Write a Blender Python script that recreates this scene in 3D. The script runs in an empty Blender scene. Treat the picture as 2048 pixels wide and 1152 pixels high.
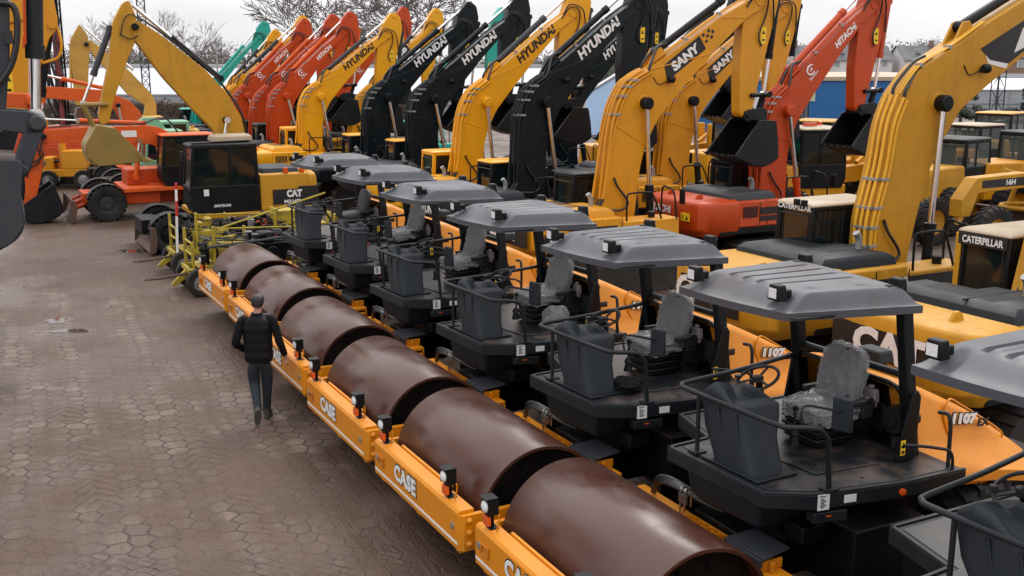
import bpy, bmesh, math, random
from mathutils import Vector, Matrix
from mathutils.noise import noise as pnoise
SC = bpy.context.scene
R = math.radians
random.seed(7)
# ---------------------------------------------------------------- camera
cam_d = bpy.data.cameras.new("camera"); cam = bpy.data.objects.new("camera", cam_d)
SC.collection.objects.link(cam); SC.camera = cam
cam.location = (0, 0, 4.903); cam.rotation_euler = (math.pi/2 - 0.21, 0, 0)
cam_d.sensor_width = 36; cam_d.lens = 36*2141/2048; cam_d.clip_end = 3000; cam_d.clip_start = 0.1
# ---------------------------------------------------------------- light: overcast sky and a very soft sun
SUN_EL, SUN_AZ = R(48), R(20)
W = bpy.data.worlds.new("World"); SC.world = W; W.use_nodes = True
nt = W.node_tree; nt.nodes.clear()
sky = nt.nodes.new('ShaderNodeTexSky'); sky.sky_type = 'NISHITA'; sky.sun_disc = False
sky.sun_elevation = SUN_EL; sky.sun_rotation = SUN_AZ; sky.dust_density = 4; sky.air_density = 1.2
hsv = nt.nodes.new('ShaderNodeHueSaturation'); hsv.inputs['Saturation'].default_value = 0.1
tc = nt.nodes.new('ShaderNodeTexCoord'); mp = nt.nodes.new('ShaderNodeMapping')
mp.inputs['Scale'].default_value = (1.2, 1.2, 5)
nz = nt.nodes.new('ShaderNodeTexNoise'); nz.inputs['Scale'].default_value = 1.6; nz.inputs['Detail'].default_value = 6
nz.inputs['Roughness'].default_value = 0.6
rp = nt.nodes.new('ShaderNodeValToRGB')
rp.color_ramp.elements[0].position = 0.3; rp.color_ramp.elements[0].color = (6.5, 6.45, 6.65, 1)
rp.color_ramp.elements[1].position = 0.7; rp.color_ramp.elements[1].color = (9.4, 9.2, 9.3, 1)
mx = nt.nodes.new('ShaderNodeMixRGB'); mx.inputs[0].default_value = 0.88      # cloud deck over the sky
bg = nt.nodes.new('ShaderNodeBackground'); bg.inputs['Strength'].default_value = 0.105
out = nt.nodes.new('ShaderNodeOutputWorld')
L = nt.links.new
L(tc.outputs['Generated'], mp.inputs[0]); L(mp.outputs[0], nz.inputs['Vector']); L(nz.outputs['Fac'], rp.inputs[0])
L(sky.outputs[0], hsv.inputs['Color']); L(hsv.outputs[0], mx.inputs[1]); L(rp.outputs[0], mx.inputs[2])
sz = nt.nodes.new('ShaderNodeSeparateXYZ'); L(tc.outputs['Generated'], sz.inputs[0])      # an overcast sky is brightest overhead
zr = nt.nodes.new('ShaderNodeMapRange'); zr.inputs[1].default_value = .05; zr.inputs[2].default_value = .9; zr.inputs[3].default_value = 1.0; zr.inputs[4].default_value = 2.0
L(sz.outputs[2], zr.inputs[0])
gm = nt.nodes.new('ShaderNodeMixRGB'); gm.blend_type = 'MULTIPLY'; gm.inputs[0].default_value = 1
L(mx.outputs[0], gm.inputs[1]); L(zr.outputs[0], gm.inputs[2])
L(gm.outputs[0], bg.inputs['Color']); L(bg.outputs[0], out.inputs[0])
sun_d = bpy.data.lights.new("sun", 'SUN'); sun_d.energy = 0.9; sun_d.angle = R(25); sun_d.color = (1, .96, .9)
sun = bpy.data.objects.new("sun", sun_d); SC.collection.objects.link(sun)
sun.rotation_euler = (math.pi/2 - SUN_EL, 0, math.pi - SUN_AZ)
sun.location = (0, 0, 60)
SC.view_settings.view_transform = 'Standard'; SC.view_settings.look = 'None'
SC.view_settings.exposure = 0.32; SC.view_settings.gamma = 1
# ---------------------------------------------------------------- materials
def nodes(name):
    m = bpy.data.materials.new(name); m.use_nodes = True
    t = m.node_tree; return m, t, t.nodes['Principled BSDF']
def paint(name, col, rough=.4, metal=0., dirt=(.10,.075,.055), amount=.35, scale=1.6, coat=.0, bump=.02, spec=.5, fine=60., streak=0., sdir=(4,4,.3), scol=None):
    """a real surface: base colour, patchy dirt with its own shape, uneven gloss and a faint bump"""
    m, t, b = nodes(name); N = t.nodes.new; L = t.links.new
    tc = N('ShaderNodeTexCoord'); oi = N('ShaderNodeObjectInfo')
    ad = N('ShaderNodeVectorMath'); ad.operation = 'MULTIPLY_ADD'
    ad.inputs[1].default_value = (1,1,1)
    sc = N('ShaderNodeMath'); sc.operation = 'MULTIPLY'; sc.inputs[1].default_value = 40
    L(oi.outputs['Random'], sc.inputs[0]); L(tc.outputs['Object'], ad.inputs[0]); L(sc.outputs[0], ad.inputs[2])
    n1 = N('ShaderNodeTexNoise'); n1.inputs['Scale'].default_value = scale; n1.inputs['Detail'].default_value = 8; n1.inputs['Roughness'].default_value = .65
    L(ad.outputs[0], n1.inputs['Vector'])
    r1 = N('ShaderNodeMapRange'); r1.inputs[1].default_value = .48; r1.inputs[2].default_value = .78; r1.inputs[3].default_value = 0; r1.inputs[4].default_value = amount
    L(n1.outputs['Fac'], r1.inputs[0])
    mxx = N('ShaderNodeMixRGB'); mxx.inputs[1].default_value = (*col, 1); mxx.inputs[2].default_value = (*dirt, 1)
    L(r1.outputs[0], mxx.inputs[0])
    if streak:                                            # runs of grime or scratches with their own direction
        ms = N('ShaderNodeMapping'); ms.inputs['Scale'].default_value = sdir; L(ad.outputs[0], ms.inputs[0])
        n3 = N('ShaderNodeTexNoise'); n3.inputs['Scale'].default_value = 2.2; n3.inputs['Detail'].default_value = 7; n3.inputs['Roughness'].default_value = .7
        L(ms.outputs[0], n3.inputs['Vector'])
        r3 = N('ShaderNodeMapRange'); r3.inputs[1].default_value = .52; r3.inputs[2].default_value = .75; r3.inputs[3].default_value = 0; r3.inputs[4].default_value = streak
        L(n3.outputs['Fac'], r3.inputs[0])
        m3 = N('ShaderNodeMixRGB'); m3.inputs[2].default_value = (*(scol or dirt), 1); L(r3.outputs[0], m3.inputs[0]); L(mxx.outputs[0], m3.inputs[1]); mxx = m3
    n2 = N('ShaderNodeTexNoise'); n2.inputs['Scale'].default_value = fine; n2.inputs['Detail'].default_value = 3
    L(ad.outputs[0], n2.inputs['Vector'])
    br = N('ShaderNodeMapRange'); br.inputs[3].default_value = .86; br.inputs[4].default_value = 1.14
    L(n2.outputs['Fac'], br.inputs[0])
    ml = N('ShaderNodeMixRGB'); ml.blend_type = 'MULTIPLY'; ml.inputs[0].default_value = 1
    L(mxx.outputs[0], ml.inputs[1]); L(br.outputs[0], ml.inputs[2]); L(ml.outputs[0], b.inputs['Base Color'])
    rr = N('ShaderNodeMapRange'); rr.inputs[1].default_value = .3; rr.inputs[2].default_value = .7
    rr.inputs[3].default_value = max(.05, rough-.1); rr.inputs[4].default_value = min(1, rough+.15)
    L(n1.outputs['Fac'], rr.inputs[0]); L(rr.outputs[0], b.inputs['Roughness'])
    b.inputs['Metallic'].default_value = metal; b.inputs['Specular IOR Level'].default_value = spec
    b.inputs['Coat Weight'].default_value = coat; b.inputs['Coat Roughness'].default_value = .15
    if bump:
        bp = N('ShaderNodeBump'); bp.inputs['Strength'].default_value = bump*5; bp.inputs['Distance'].default_value = .02 if bump >= .5 else .004
        L(n2.outputs['Fac'], bp.inputs['Height']); L(bp.outputs[0], b.inputs['Normal'])
    return m
def glass(name, col=(.006,.011,.013), alpha=.95, rough=.06):
    m, t, b = nodes(name)
    b.inputs['Base Color'].default_value = (*col, 1); b.inputs['Roughness'].default_value = rough
    b.inputs['Alpha'].default_value = alpha; b.inputs['Specular IOR Level'].default_value = .45
    return m
M = {}
M['case'] = paint('roller_orange_paint', (.66,.235,.005), .42, amount=.2, streak=.25, scol=(.30,.12,.02), coat=.08, spec=.35)
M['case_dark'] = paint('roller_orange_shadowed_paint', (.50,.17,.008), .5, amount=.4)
M['charcoal'] = paint('charcoal_paint', (.009,.012,.0155), .46, dirt=(.04,.034,.03), amount=.35, spec=.3)
M['charcoal_plastic'] = paint('charcoal_plastic', (.013,.018,.0235), .54, dirt=(.035,.032,.03), amount=.25, spec=.3, bump=.05, fine=140)
M['deck'] = paint('worn_deck_paint', (.011,.013,.016), .34, dirt=(.13,.078,.055), amount=.75, scale=2.6, spec=.4)
M['canopy'] = paint('grey_moulded_plastic', (.062,.067,.079), .5, dirt=(.04,.038,.041), amount=.5, scale=1.3, bump=.03, fine=110)
M['canopy_rust'] = paint('grey_moulded_plastic_stained', (.062,.067,.079), .5, dirt=(.07,.037,.025), amount=1., scale=1.1, bump=.03, fine=110)
M['black'] = paint('black_paint', (.004,.0048,.006), .45, dirt=(.022,.019,.017), amount=.3, spec=.22)
M['rubber'] = paint('black_rubber', (.014,.014,.015), .75, dirt=(.09,.075,.06), amount=.55, bump=.06, spec=.3)
M['hose'] = paint('black_hose_rubber', (.010,.010,.011), .35, amount=.1)
M['steel'] = paint('bare_steel', (.45,.43,.41), .3, metal=.9, amount=.4)
M['chrome'] = paint('chrome_rod', (.75,.73,.72), .14, metal=1., amount=.1, bump=0)
M['grey_metal'] = paint('galvanised_metal', (.33,.33,.33), .4, metal=.6, amount=.3)
M['white'] = paint('white_lettering', (.74,.74,.73), .5, dirt=(.42,.40,.38), amount=.3, scale=4, bump=0)
M['ink'] = paint('black_lettering', (.008,.008,.009), .5, amount=.0, bump=0)
M['sticker'] = paint('white_sticker', (.72,.72,.72), .5, amount=.1, bump=0)
M['warn'] = paint('yellow_sticker', (.85,.55,.01), .5, amount=.05, bump=0)
M['red'] = paint('red_accent', (.55,.02,.02), .45, amount=.1)
M['amber'] = paint('amber_lens', (.65,.09,.01), .15, amount=.1)
M['lens'] = paint('headlamp_lens', (.72,.73,.74), .12, amount=.1, bump=.0)
M['plastic_wrap'] = glass('thin_clear_wrap', (.52,.52,.54), .26, .1)
M['vinyl'] = paint('black_vinyl', (.013,.013,.015), .45, amount=.2, spec=.35)
M['yellow_hy'] = paint('bright_yellow_paint', (.76,.345,.003), .4, amount=.15, streak=.3, scol=(.36,.17,.02), coat=.1, spec=.35)
M['yellow_sany'] = paint('amber_yellow_paint', (.62,.265,.006), .42, amount=.2, streak=.35, scol=(.28,.12,.02), coat=.08, spec=.35)
M['yellow_cat'] = paint('faded_yellow_paint', (.50,.245,.012), .48, dirt=(.17,.08,.02), amount=.4, streak=.45, scol=(.20,.10,.03), spec=.35)
M['pipe_yellow'] = paint('pipe_yellow_paint', (.70,.37,.025), .42, amount=.2, spec=.35)
M['yellow_old'] = paint('aged_yellow_paint', (.52,.31,.05), .5, dirt=(.13,.08,.03), amount=.5)
M['red_hi'] = paint('red_orange_paint', (.47,.052,.004), .42, amount=.2, dirt=(.22,.03,.01), coat=.05, streak=.4, scol=(.20,.03,.01), spec=.35)
M['orange'] = paint('bright_orange_paint', (.62,.09,.007), .48, amount=.5, streak=.35, scol=(.26,.07,.03), dirt=(.2,.06,.03), spec=.35)
M['teal'] = paint('turquoise_paint', (.0,.34,.27), .4, amount=.15, coat=.2)
M['green'] = paint('pale_green_paint', (.16,.36,.22), .45, amount=.3)
M['navy_black'] = paint('blue_black_paint', (.0028,.0075,.0105), .36, dirt=(.015,.02,.023), amount=.25, coat=.0, spec=.25, streak=.5, scol=(.016,.02,.022))
M['gun'] = paint('dark_grey_paint', (.032,.037,.045), .46, amount=.3, spec=.35)
M['rust'] = paint('rusty_steel', (.10,.055,.04), .6, metal=.2, dirt=(.18,.15,.14), amount=.6)
M['bucket'] = paint('black_bucket_paint', (.006,.007,.009), .42, dirt=(.03,.024,.02), amount=.35, spec=.3)
M['lime'] = paint('chipped_lime_yellow_paint', (.40,.30,.02), .6, dirt=(.035,.027,.02), amount=1., scale=6)
M['olive'] = paint('olive_yellow_bucket', (.24,.155,.03), .5, dirt=(.12,.08,.03), amount=.5)
M['glass'] = glass('cab_glass')
M['glass_clear'] = glass('clear_glass', (.10,.13,.13), .55, .05)
M['cream'] = paint('cream_panel', (.38,.30,.20), .5, amount=.3)
M['brown_drum'] = None
# ---------------------------------------------------------------- mesh building
class MB:
    def __init__(s, T=None):
        s.v = []; s.f = []; s.T = T or Matrix.Identity(4)
    def add(s, vs, fs):
        n = len(s.v); T = s.T
        s.v += [tuple(T @ Vector(p)) for p in vs]; s.f += [tuple(i+n for i in f) for f in fs]; return s
    def box(s, x0, x1, y0, y1, z0, z1, tx=0, ty=0):
        """tx, ty: how far the top is drawn in on every side"""
        vs = [(x0,y0,z0),(x1,y0,z0),(x1,y1,z0),(x0,y1,z0),(x0+tx,y0+ty,z1),(x1-tx,y0+ty,z1),(x1-tx,y1-ty,z1),(x0+tx,y1-ty,z1)]
        return s.add(vs, [(0,3,2,1),(4,5,6,7),(0,1,5,4),(1,2,6,5),(2,3,7,6),(3,0,4,7)])
    def prism(s, poly, a, b, plane='xz', inset=0):
        n = len(poly)
        P = {'xz': lambda p, c: (p[0], c, p[1]), 'xy': lambda p, c: (p[0], p[1], c), 'yz': lambda p, c: (c, p[0], p[1])}[plane]
        vs = [P(p, a) for p in poly] + [P(p, b) for p in poly]
        fs = [tuple(range(n)), tuple(range(2*n-1, n-1, -1))] + [(i, (i+1) % n, n+(i+1) % n, n+i) for i in range(n)]
        return s.add(vs, fs)
    def ribbon(s, line, t, y0, y1):
        """an open xz polyline with thickness t (to its left) pushed through y"""
        n = len(line); o = []
        for i in range(n):
            a = Vector(line[max(i-1,0)]); b = Vector(line[min(i+1,n-1)]); d = (b-a).normalized()
            o.append((line[i][0]-d.y*t, line[i][1]+d.x*t))
        for i in range(n-1):
            s.prism([line[i], line[i+1], o[i+1], o[i]], y0, y1)
        return s
    def tube(s, pts, r, seg=8, caps=True):
        pts = [Vector(p) for p in pts]; n = len(pts); rs = r if isinstance(r, (list, tuple)) else [r]*n
        vs = []; prev = None
        for i, p in enumerate(pts):
            d = (pts[min(i+1,n-1)] - pts[max(i-1,0)])
            d = d.normalized() if d.length > 1e-9 else Vector((0,0,1))
            if prev is None:
                u = d.cross(Vector((0,0,1)));  u = d.cross(Vector((1,0,0))) if u.length < .1 else u
            else:
                u = prev - d*prev.dot(d)
                if u.length < 1e-6: u = d.cross(Vector((0,.3,1)))
            u.normalize(); w = d.cross(u); prev = u
            for k in range(seg):
                a = 2*math.pi*k/seg
                vs.append(p + (u*math.cos(a) + w*math.sin(a))*rs[i])
        fs = [(i*seg+k, i*seg+(k+1) % seg, (i+1)*seg+(k+1) % seg, (i+1)*seg+k) for i in range(n-1) for k in range(seg)]
        if caps: fs += [tuple(range(seg-1,-1,-1)), tuple(range((n-1)*seg, n*seg))]
        return s.add(vs, fs)
    def cyl(s, p, q, r, r2=None, seg=16):
        return s.tube([p, q], [r, r if r2 is None else r2], seg)
    def lathe(s, prof, o=(0,0,0), axis='z', seg=24):
        """prof: (radius, height) pairs"""
        vs = []; n = len(prof)
        for r, h in prof:
            for k in range(seg):
                a = 2*math.pi*k/seg; c, d = r*math.cos(a), r*math.sin(a)
                vs.append({'z': (o[0]+c, o[1]+d, o[2]+h), 'y': (o[0]+c, o[1]+h, o[2]+d), 'x': (o[0]+h, o[1]+c, o[2]+d)}[axis])
        fs = [(i*seg+k, i*seg+(k+1) % seg, (i+1)*seg+(k+1) % seg, (i+1)*seg+k) for i in range(n-1) for k in range(seg)]
        if prof[0][0] > 1e-6: fs.append(tuple(range(seg)))
        if prof[-1][0] > 1e-6: fs.append(tuple(range((n-1)*seg, n*seg)))
        return s.add(vs, fs)
    def ringlathe(s, prof, o=(0,0,0), axis='y', seg=32):
        """closed profile, no caps"""
        vs = []; n = len(prof)
        for r, h in prof:
            for k in range(seg):
                a = 2*math.pi*k/seg; c, d = r*math.cos(a), r*math.sin(a)
                vs.append({'z': (o[0]+c, o[1]+d, o[2]+h), 'y': (o[0]+c, o[1]+h, o[2]+d), 'x': (o[0]+h, o[1]+c, o[2]+d)}[axis])
        fs = [(i*seg+k, i*seg+(k+1) % seg, ((i+1) % n)*seg+(k+1) % seg, ((i+1) % n)*seg+k) for i in range(n) for k in range(seg)]
        return s.add(vs, fs)
    def loft(s, rings, caps=True):
        n = len(rings[0]); vs = [p for r in rings for p in r]
        fs = [(i*n+k, i*n+(k+1) % n, (i+1)*n+(k+1) % n, (i+1)*n+k) for i in range(len(rings)-1) for k in range(n)]
        if caps: fs += [tuple(range(n)), tuple(range((len(rings)-1)*n, len(rings)*n))]
        return s.add(vs, fs)
    def grid(s, fn, nu, nv):
        vs = [fn(i/nu, j/nv) for i in range(nu+1) for j in range(nv+1)]
        fs = [(i*(nv+1)+j, (i+1)*(nv+1)+j, (i+1)*(nv+1)+j+1, i*(nv+1)+j+1) for i in range(nu) for j in range(nv)]
        return s.add(vs, fs)
    def torus(s, c, R0, r, nrm=(0,0,1), seg=24, sub=8, a0=0, a1=2*math.pi):
        q = Vector((0,0,1)).rotation_difference(Vector(nrm))
        full = abs(a1-a0-2*math.pi) < 1e-6
        pts = [Vector(c) + q @ Vector((R0*math.cos(a0+(a1-a0)*i/seg), R0*math.sin(a0+(a1-a0)*i/seg), 0)) for i in range(seg+1)]
        return s.tube(pts, r, sub, caps=not full)
    def apart(s, name, m, parent=None, **kw):
        """one object for every connected piece"""
        up = list(range(len(s.v)))
        def find(i):
            while up[i] != i: up[i] = up[up[i]]; i = up[i]
            return i
        for f in s.f:
            r = find(f[0])
            for i in f[1:]: up[find(i)] = r
        groups = {}
        for f in s.f: groups.setdefault(find(f[0]), []).append(f)
        for fs in groups.values():
            ids = sorted({i for f in fs for i in f}); at = {i: k for k, i in enumerate(ids)}
            q = MB(); q.v = [s.v[i] for i in ids]; q.f = [tuple(at[i] for i in f) for f in fs]; o = q.build(name, m, parent, **kw)
        return o
    def build(s, name, m, parent=None, bevel=0, angle=35, smooth=True, seg=2, recalc=True):
        me = bpy.data.meshes.new(name); me.from_pydata(s.v, [], s.f)
        bm = bmesh.new(); bm.from_mesh(me)
        if recalc: bmesh.ops.recalc_face_normals(bm, faces=bm.faces)
        bm.to_mesh(me); bm.free()
        return link_mesh(name, me, m, parent, bevel, angle, smooth, seg)
def link_mesh(name, me, m, parent=None, bevel=0, angle=35, smooth=True, seg=2):
    me.materials.append(m)
    if smooth:
        for p in me.polygons: p.use_smooth = True
        me.set_sharp_from_angle(angle=R(angle))
    o = bpy.data.objects.new(name, me); SC.collection.objects.link(o)
    if parent: o.parent = parent
    if bevel:
        b = o.modifiers.new('bevel', 'BEVEL'); b.width = bevel; b.segments = seg; b.limit_method = 'ANGLE'; b.angle_limit = R(38)
        b.harden_normals = False
    return o
def tag(o, label=None, cat=None, group=None, kind=None):
    if label: o['label'] = label
    if cat: o['category'] = cat
    if group: o['group'] = group
    if kind: o['kind'] = kind
    return o
def thing(name, loc, rz, label, cat, group=None):
    o = bpy.data.objects.new(name, None); SC.collection.objects.link(o)
    o.empty_display_size = .2
    o.location = loc; o.rotation_euler = (0, 0, rz); return tag(o, label, cat, group)
KIDS = lambda o: [c for c in o.children]
def copy_tree(o, parent=None):
    c = o.copy(); SC.collection.objects.link(c); c.parent = parent
    for ch in KIDS(o): copy_tree(ch, c)
    return c
def spline(pts, n=6):
    """Catmull-Rom through the points"""
    P = [Vector(p) for p in pts]; P = [P[0]*2-P[1]] + P + [P[-1]*2-P[-2]]; o = []
    for i in range(1, len(P)-2):
        a, b, c, d = P[i-1:i+3]
        for k in range(n):
            t = k/n
            o.append(.5*((2*b) + (c-a)*t + (2*a-5*b+4*c-d)*t*t + (3*b-a-3*c+d)*t**3))
    return o + [P[-2]]
_txt = {}
def text_mesh(s, bold=.0, shear=0., extrude=.0015, space=1.):
    """lettering as a mesh in the xz plane facing -y, 1 unit high, centred; returns (verts, faces, width)"""
    key = (s, bold, shear, extrude, space)
    if key in _txt: return _txt[key]
    c = bpy.data.curves.new('lettering', 'FONT'); c.body = s; c.offset = bold; c.shear = shear; c.extrude = extrude; c.space_character = space
    c.resolution_u = 3
    o = bpy.data.objects.new('lettering', c); SC.collection.objects.link(o)
    bpy.context.view_layer.update()
    me = bpy.data.meshes.new_from_object(o.evaluated_get(bpy.context.evaluated_depsgraph_get()))
    vs = [v.co.copy() for v in me.vertices]; fs = [tuple(p.vertices) for p in me.polygons]
    bpy.data.objects.remove(o); bpy.data.curves.remove(c); bpy.data.meshes.remove(me)
    x0 = min(v.x for v in vs); x1 = max(v.x for v in vs); y0 = min(v.y for v in vs); y1 = max(v.y for v in vs)
    h = y1-y0
    vs = [((v.x-(x0+x1)/2)/h, -v.z, (v.y-(y0+y1)/2)/h) for v in vs]
    _txt[key] = (vs, fs, (x1-x0)/h); return _txt[key]
def lettering(s, m, parent, pos, w, h, rot=None, name='lettering', bold=.012, shear=0., space=1., T=None, depth=.003):
    """fit the word into w x h; rot turns it from facing -y"""
    vs, fs, ww = text_mesh(s, bold, shear, .02, space)
    T0 = (T or Matrix.Identity(4)) @ Matrix.Translation(Vector(pos)) @ (rot or Matrix.Identity(4))
    me = bpy.data.meshes.new(name)
    me.from_pydata([tuple(T0 @ Vector((v[0]*w/ww, v[1]*depth/.02, v[2]*h))) for v in vs], [], fs)
    return link_mesh(name, me, m, parent, smooth=False)
RX, RY, RZ = (lambda a: Matrix.Rotation(a, 4, 'X')), (lambda a: Matrix.Rotation(a, 4, 'Y')), (lambda a: Matrix.Rotation(a, 4, 'Z'))
# row frame: the parked machines stand in rows; B points away from the lane, F along the rows
ROW0 = Vector((-.358, 8.79)); BV = Vector((.8872, .4614)); FV = Vector((-.4614, .8872)); YAW = math.atan2(.4614, .8872)
def yard(b, f): q = ROW0 + BV*b + FV*f; return (q.x, q.y, 0)
def tyre(mb_t, mb_r, c, r, w, axis='y', lug=0, rim=.55):
    """tyre of outer radius r and width w with its axle along local y; lugs as raised bars"""
    hw = w/2
    prof = [(r*rim,-hw*.8),(r*.82,-hw),(r*.94,-hw*.96),(r*.995,-hw*.75),(r,0),(r*.995,hw*.75),(r*.94,hw*.96),(r*.82,hw),(r*rim,hw*.8),(r*rim*.97,0)]
    mb_t.ringlathe(prof, c, 'y', 36)
    if lug:
        n = 22
        for k in range(n):
            for sgn in (-1, 1):
                a = 2*math.pi*(k+(.5 if sgn > 0 else 0))/n
                T = mb_t.T; mb_t.T = T @ Matrix.Translation(Vector(c)) @ RY(a) @ Matrix.Translation(Vector((r, 0, 0)))
                y0, y1 = (0, hw*.95) if sgn > 0 else (-hw*.95, 0)
                d = .09*r
                vs = [(-.03,0,-d*.6),(lug,0,-d*.5),(lug,0,d*.5),(-.03,0,d*.6),(-.06,sgn*hw*.97,-d*.6+d*1.8),(lug*.8,sgn*hw*.97,-d*.5+d*1.8),(lug*.8,sgn*hw*.97,d*.5+d*1.8),(-.06,sgn*hw*.97,d*.6+d*1.8)]
                mb_t.add(vs, [(0,1,2,3),(4,7,6,5),(0,4,5,1),(1,5,6,2),(2,6,7,3),(3,7,4,0)])
                mb_t.T = T
    mb_r.lathe([(r*rim*.3,-hw*.35),(r*rim*.35,-hw*.45),(r*rim*.8,-hw*.3),(r*rim*.98,-hw*.72),(r*rim*1.02,-hw*.72),(r*rim*1.0,hw*.6),(r*rim*.5,hw*.3),(.02,hw*.3)], c, 'y', 28)
    for k in range(8):
        a = 2*math.pi*k/8
        q = Vector(c) + Vector((math.cos(a)*r*rim*.55, -hw*.35, math.sin(a)*r*rim*.55))
        mb_r.cyl(q, q + Vector((0,-.04,0)), r*.03, None, 6)
# ---------------------------------------------------------------- ground
def ground_material():
    m, t, b = nodes('yard_paving'); N = t.nodes.new; L = t.links.new
    def math_(op, a, c=None, d=None, clamp=False):
        n = N('ShaderNodeMath'); n.operation = op; n.use_clamp = clamp
        for i, q in enumerate((a, c, d)):
            if q is None: continue
            if isinstance(q, (int, float)): n.inputs[i].default_value = q
            else: L(q, n.inputs[i])
        return n.outputs[0]
    def vec(op, a, c=None, scale=None):
        n = N('ShaderNodeVectorMath'); n.operation = op
        for i, q in enumerate((a, c)):
            if q is None: continue
            if isinstance(q, tuple): n.inputs[i].default_value = q
            else: L(q, n.inputs[i])
        if scale is not None: n.inputs['Scale'].default_value = scale
        return n
    def noise(v, sc, det=5, rough=.6, w=None):
        n = N('ShaderNodeTexNoise'); n.inputs['Scale'].default_value = sc; n.inputs['Detail'].default_value = det; n.inputs['Roughness'].default_value = rough
        L(v, n.inputs['Vector']); return n
    def ramp(f, a, c, lo=0., hi=1.):
        n = N('ShaderNodeMapRange'); n.interpolation_type = 'SMOOTHSTEP'
        n.inputs[1].default_value = a; n.inputs[2].default_value = c; n.inputs[3].default_value = lo; n.inputs[4].default_value = hi
        L(f, n.inputs[0]); return n.outputs[0]
    def mix(f, a, c, mode='MIX'):
        n = N('ShaderNodeMixRGB'); n.blend_type = mode
        if isinstance(f, (int, float)): n.inputs[0].default_value = f
        else: L(f, n.inputs[0])
        for i, q in ((1, a), (2, c)):
            if isinstance(q, tuple): n.inputs[i].default_value = (*q, 1)
            else: L(q, n.inputs[i])
        return n.outputs[0]
    tc = N('ShaderNodeTexCoord'); P = tc.outputs['Object']
    # gentle irregularity of the laid stones
    nw = noise(P, .9, 3); off = vec('SCALE', vec('SUBTRACT', nw.outputs['Color'], (.5,.5,.5)).outputs[0], scale=.35)
    nw2 = noise(P, 5, 2); off2 = vec('SCALE', vec('SUBTRACT', nw2.outputs['Color'], (.5,.5,.5)).outputs[0], scale=.07)
    rot = N('ShaderNodeMapping'); rot.inputs['Rotation'].default_value = (0, 0, .12); L(vec('ADD', vec('ADD', P, off.outputs[0]).outputs[0], off2.outputs[0]).outputs[0], rot.inputs[0])
    q = vec('SCALE', rot.outputs[0], scale=1/.27).outputs[0]
    q = vec('MULTIPLY', q, (1, 1, 0)).outputs[0]; q = vec('ADD', q, (4000*1.0, 4000*1.7320508, 0)).outputs[0]
    r, h = (1, 1.7320508, 1), (.5, .8660254, .5)
    a1 = vec('SUBTRACT', vec('MODULO', q, r).outputs[0], (.5, .8660254, 0)).outputs[0]
    a2 = vec('SUBTRACT', vec('MODULO', vec('SUBTRACT', q, (.5, .8660254, 0)).outputs[0], r).outputs[0], (.5, .8660254, 0)).outputs[0]
    a1 = vec('MULTIPLY', a1, (1,1,0)).outputs[0]; a2 = vec('MULTIPLY', a2, (1,1,0)).outputs[0]
    less = math_('LESS_THAN', vec('LENGTH', a1).outputs['Value'], vec('LENGTH', a2).outputs['Value'])
    mv = N('ShaderNodeMix'); mv.data_type = 'VECTOR'
    L(less, mv.inputs[0]); L(a2, mv.inputs[4]); L(a1, mv.inputs[5]); g = mv.outputs[1]
    ab = vec('ABSOLUTE', g).outputs[0]
    sx = N('ShaderNodeSeparateXYZ'); L(ab, sx.inputs[0])
    hexd = math_('MAXIMUM', sx.outputs[0], vec('DOT_PRODUCT', ab, (.5, .8660254, 0)).outputs['Value'])
    edge = ramp(hexd, .445, .482)                     # 1 in the joint
    cell = vec('SUBTRACT', q, g).outputs[0]
    wn = N('ShaderNodeTexWhiteNoise'); wn.noise_dimensions = '3D'; L(vec('ADD', vec('SCALE', cell, scale=2.0).outputs[0], (.25,.25,.25)).outputs[0], N('ShaderNodeVectorMath').inputs[0])
    sn = N('ShaderNodeVectorMath'); sn.operation = 'SNAP'; sn.inputs[1].default_value = (.25, .2, 1); L(vec('ADD', cell, (.06,.05,.5)).outputs[0], sn.inputs[0])
    L(sn.outputs[0], wn.inputs['Vector'])
    # small bricks near the bottom of the yard
    bk = N('ShaderNodeTexBrick'); bk.inputs['Scale'].default_value = 1; bk.inputs['Brick Width'].default_value = .2; bk.inputs['Row Height'].default_value = .1
    bk.inputs['Mortar Size'].default_value = .008; bk.inputs['Color1'].default_value = (.13,.10,.085,1); bk.inputs['Color2'].default_value = (.20,.16,.14,1); bk.inputs['Mortar'].default_value = (.03,.022,.018,1)
    rb = N('ShaderNodeMapping'); rb.inputs['Rotation'].default_value = (0, 0, .48); L(vec('ADD', P, off2.outputs[0]).outputs[0], rb.inputs[0]); L(rb.outputs[0], bk.inputs['Vector'])
    big = noise(P, .22, 6, .62); mid = noise(P, 1.1, 7, .66); fine = noise(P, 26, 6, .7); grit = noise(P, 130, 3, .7)
    stone = mix(wn.outputs['Value'], (.145,.112,.096), (.285,.25,.23))
    stone = mix(ramp(mid.outputs['Fac'], .35, .7), stone, (.17,.135,.115))
    joint = mix(.3, (.035,.026,.021), (.115,.088,.074))
    hexcol = mix(edge, stone, joint)
    sp = N('ShaderNodeSeparateXYZ'); L(P, sp.inputs[0])
    bm_ = ramp(math_('ADD', math_('ADD', sp.outputs[1], math_('MULTIPLY', sp.outputs[0], -.25)), math_('MULTIPLY', mid.outputs['Fac'], 4)), 12.6, 13.2, 1., 0.)
    col = mix(bm_, hexcol, bk.outputs['Color'])
    # mud washed over the paving, dragged along the lane by tyres
    mm = N('ShaderNodeMapping'); mm.inputs['Scale'].default_value = (1.9, .2, 1); mr = N('ShaderNodeMapping'); mr.inputs['Rotation'].default_value = (0, 0, -.43); L(P, mr.inputs[0]); L(mr.outputs[0], mm.inputs[0])
    drag = noise(mm.outputs[0], .8, 6, .6)
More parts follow.
